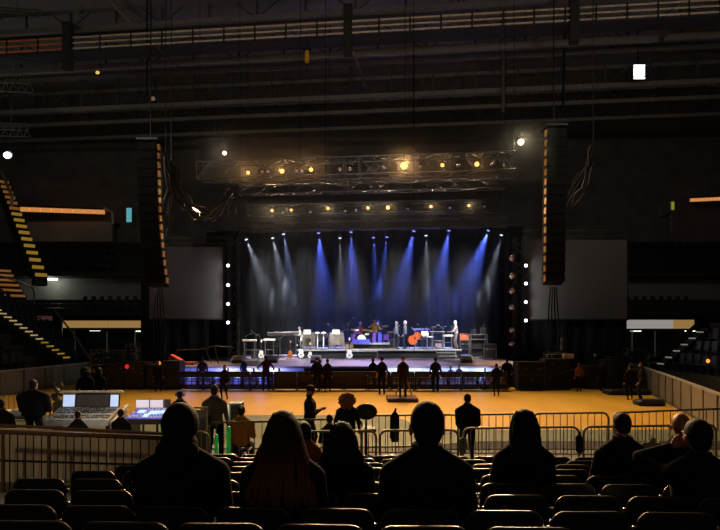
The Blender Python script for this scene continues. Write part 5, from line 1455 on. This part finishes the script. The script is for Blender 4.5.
aud('man with close cropped dark hair, one hand raised to his face, seated at far right',697,2,421.5,topc=(13,13,15),legc=dk,hair='short',hairc=(26,22,20),skinc=(150,98,70),bulk=1.22,lod=0,hands=((-.12,.13,.60),(.25,.30,.12)),pole=((-1,.5,-.7),None),curl=1.0,rz=R(4),hs=1.14)
aud('dark haired person in an orange brown scarf, half hidden by the long haired woman',305,6,422.5,topc=(120,66,26),hair='bob',hairc=(30,22,18),lod=1)
b=MB().bbox((0,0,.12),(.16,.10,.24),.03,rx=.2).build('paper_bag','paper'); b.location=(XX(664,4.0),4.28,rowz(2)+.47); tag(b,'small pale paper bag on the chair left of the man with his hand raised','bag')
hung('pale bag hanging on the near barrier beside the short haired man',649,10.65,438,462,.28,'cloth_pale','hanging_bag','bag')
# ------------------------------------------------------------------ light
warm=(1,.76,.46)
for x in (-12,-6,0,6,11):
    p=Vector((x,27.5,13.2)); light("SPOT",p,1120,warm,(x*1.02,22.5,0),48,.6,.25)
light('SPOT',(-9,24,13),1500,warm,(-9,13,0),40,.7,.3)      # spill on the mixing position
light('SPOT',(3,26,13),900,warm,(2,13.5,0),50,.7,.3)
# light from the trusses back over the seats
for x in (-5,1.5,7): light('SPOT',(x,28,12.6),9000,warm,(x*.8,5.5,.8),36,.6,.25)
# added spot above the seats, out of view, to brighten the hoarding
light('SPOT',(-7,1.0,8.5),800,(1,.82,.58),(-7.2,10.4,.5),34,.7,.4)
# added spots without fixtures, brightening the steelwork and the far stands
for x in (-14,0,14): light('SPOT',(x,19,15),1000,(1,.93,.84),(x*1.3,48,17.5),105,.9,.6)
for x in (-13,13): light('SPOT',(x,20,12),260,(1,.94,.88),(x*2.0,46,6),80,.9,.6)
# stage wash
for px in (255,300,350,400,440,475):
    x=XX(px,31); light('SPOT',(x,31.6,10.4),9000 if px<450 else 7500,(.98,.96,1.0),(x,36.6,2.4),30,.6,.15)
for px in (252,278,302,349,475):
    x=XX(px,31); light('SPOT',(x,31.4,10.2),5200,(1,.97,.95),(x*1.04,34.5,1.7),24,.7,.15)
for px in (330,390): light('SPOT',(XX(px,32),31.6,10.4),9000,(.74,.66,1.0),(XX(px,32),31.0,1.2),50,.8,.2)
for px,c in ((200,(1,.66,.36)),(512,(1,.62,.34))): light('SPOT',(XX(px,31),30.2,10),9000,c,(XX(px,31),30.5,1.2),40,.8,.2)
# pit light on the skirt
for px in (200,224,248,272,395,418,441,464,487):
    x=XX(px,27.6); light('SPOT',(x,27.98,.80),45,(.66,.68,1.0) if px<300 else (.62,.74,1.0),(x,28.5,.95),140,.9,.03)
for px in (188,212,236,260,284): x=XX(px,27.5); light('POINT',(x,27.62,.65),22,(.16,.22,1.0),size=.04)
for px in (440,460,480): x=XX(px,27.5); light('POINT',(x,27.62,.65),10,(.3,.42,1.0),size=.04)
# visible warm lamps shine towards the hall
def glow(p,e,c): light('SPOT',p+Vector((0,-.3,0)),e,c,(p.x*.6,0,4),150,1,.06)
for i,(px,py,r) in enumerate(warm1): glow(W(px,py,on(C1,px).y-.7),1900 if i!=3 else 9000,(1,.52,.19))
for i,(px,py,r) in enumerate(warm2): glow(W(px,py,on(C3,px).y-.6),500,(1,.74,.42))
glow(W(521,142,29.5),2200,(1,.82,.5)); glow(W(224.5,153,29.5),700,(1,.82,.6))
for px in (270,350,430,500): light('POINT',(XX(px,29),27.6,10.2),30,(1,.75,.45),size=.2)
# beam lights
for p,tgt,blue,wd in BEAMS:
    L=(tgt-p).length; wid=wd*p.y/F; ang=2*math.degrees(math.atan(wid/2/L))*1.75
    dirv=(tgt-p).normalized()
    light('SPOT',p+dirv*.25,(8500,16000,10000)[blue]*(ang/14)**1.2,((.72,.80,1.0),(.10,.17,1.0),(.40,.52,1.0))[blue],tgt,ang,.9,.05)
# console glow
light('POINT',W(147,404,12.8),3,(.6,.65,1),size=.3); light('POINT',W(78,400,12.5),9,(.9,.95,1),size=.3)
# haze over the stage
hz=bpy.data.materials.new('stage_haze'); hz.use_nodes=True; nt=hz.node_tree; nt.nodes.clear()
out=nt.nodes.new('ShaderNodeOutputMaterial'); vs=nt.nodes.new('ShaderNodeVolumeScatter'); vs.inputs['Density'].default_value=.0; tc=nt.nodes.new('ShaderNodeTexCoord'); sp=nt.nodes.new('ShaderNodeSeparateXYZ'); mr=nt.nodes.new('ShaderNodeMapRange'); nt.links.new(tc.outputs['Object'],sp.inputs[0]); nt.links.new(sp.outputs['Z'],mr.inputs['Value']); mr.inputs['From Min'].default_value=2.5; mr.inputs['From Max'].default_value=8.5; mr.inputs['To Min'].default_value=.0016; mr.inputs['To Max'].default_value=.012; nt.links.new(mr.outputs[0],vs.inputs['Density']); vs.inputs['Anisotropy'].default_value=.0
vs.inputs['Color'].default_value=(1,1,1,1); nt.links.new(vs.outputs[0],out.inputs['Volume'])
MATS['stage_haze']=hz
h=MB().box(((XX(240,36)+XX(512,36))/2,37.4,6.2),(20.0,7.4,9.9)).build('stage_haze',hz,origin=(0,34,1.3)); h['kind']='stuff'; h['label']='thin haze hanging over the stage, lit by the beams'; h['category']='haze'
hz2=bpy.data.materials.new('halo_haze'); hz2.use_nodes=True; nt=hz2.node_tree; nt.nodes.clear(); out=nt.nodes.new('ShaderNodeOutputMaterial'); vs=nt.nodes.new('ShaderNodeVolumeScatter'); vs.inputs['Density'].default_value=.006; nt.links.new(vs.outputs[0],out.inputs['Volume'])  # added haze box that gives the warm lamps their halo
h2=MB().box((.4,28.75,12.3),(19.5,2.0,3.0)).build('halo_haze',hz2,origin=(0,29,12)); h2['kind']='stuff'; h2['label']='thin haze added around the warm lamps of the topmost truss for their halo'; h2['category']='haze'
# world
w=bpy.data.worlds.new('hall'); scene.world=w; w.use_nodes=True
w.node_tree.nodes['Background'].inputs['Color'].default_value=(1,.93,.84,1); w.node_tree.nodes['Background'].inputs['Strength'].default_value=.05
cd=bpy.data.cameras.new('camera'); cam_o=bpy.data.objects.new('camera',cd); COL.objects.link(cam_o)
cam_o.location=(0,0,CZ); cam_o.rotation_euler=(R(90),0,0); cd.sensor_width=36; cd.lens=36*F/720; cd.shift_y=(HZ-265)/720; cd.clip_start=.05; cd.clip_end=300
scene.camera=cam_o
vsn=scene.view_settings; vsn.view_transform='Standard'; vsn.look='None'; vsn.exposure=0; vsn.gamma=1
try: scene.display_settings.display_device='sRGB'
except Exception: pass
scene.cycles.max_bounces=6; scene.cycles.diffuse_bounces=3; scene.cycles.glossy_bounces=3; scene.cycles.volume_bounces=0; scene.cycles.transparent_max_bounces=8
scene.cycles.use_light_tree=True; scene.cycles.sample_clamp_indirect=4; scene.cycles.use_denoising=True
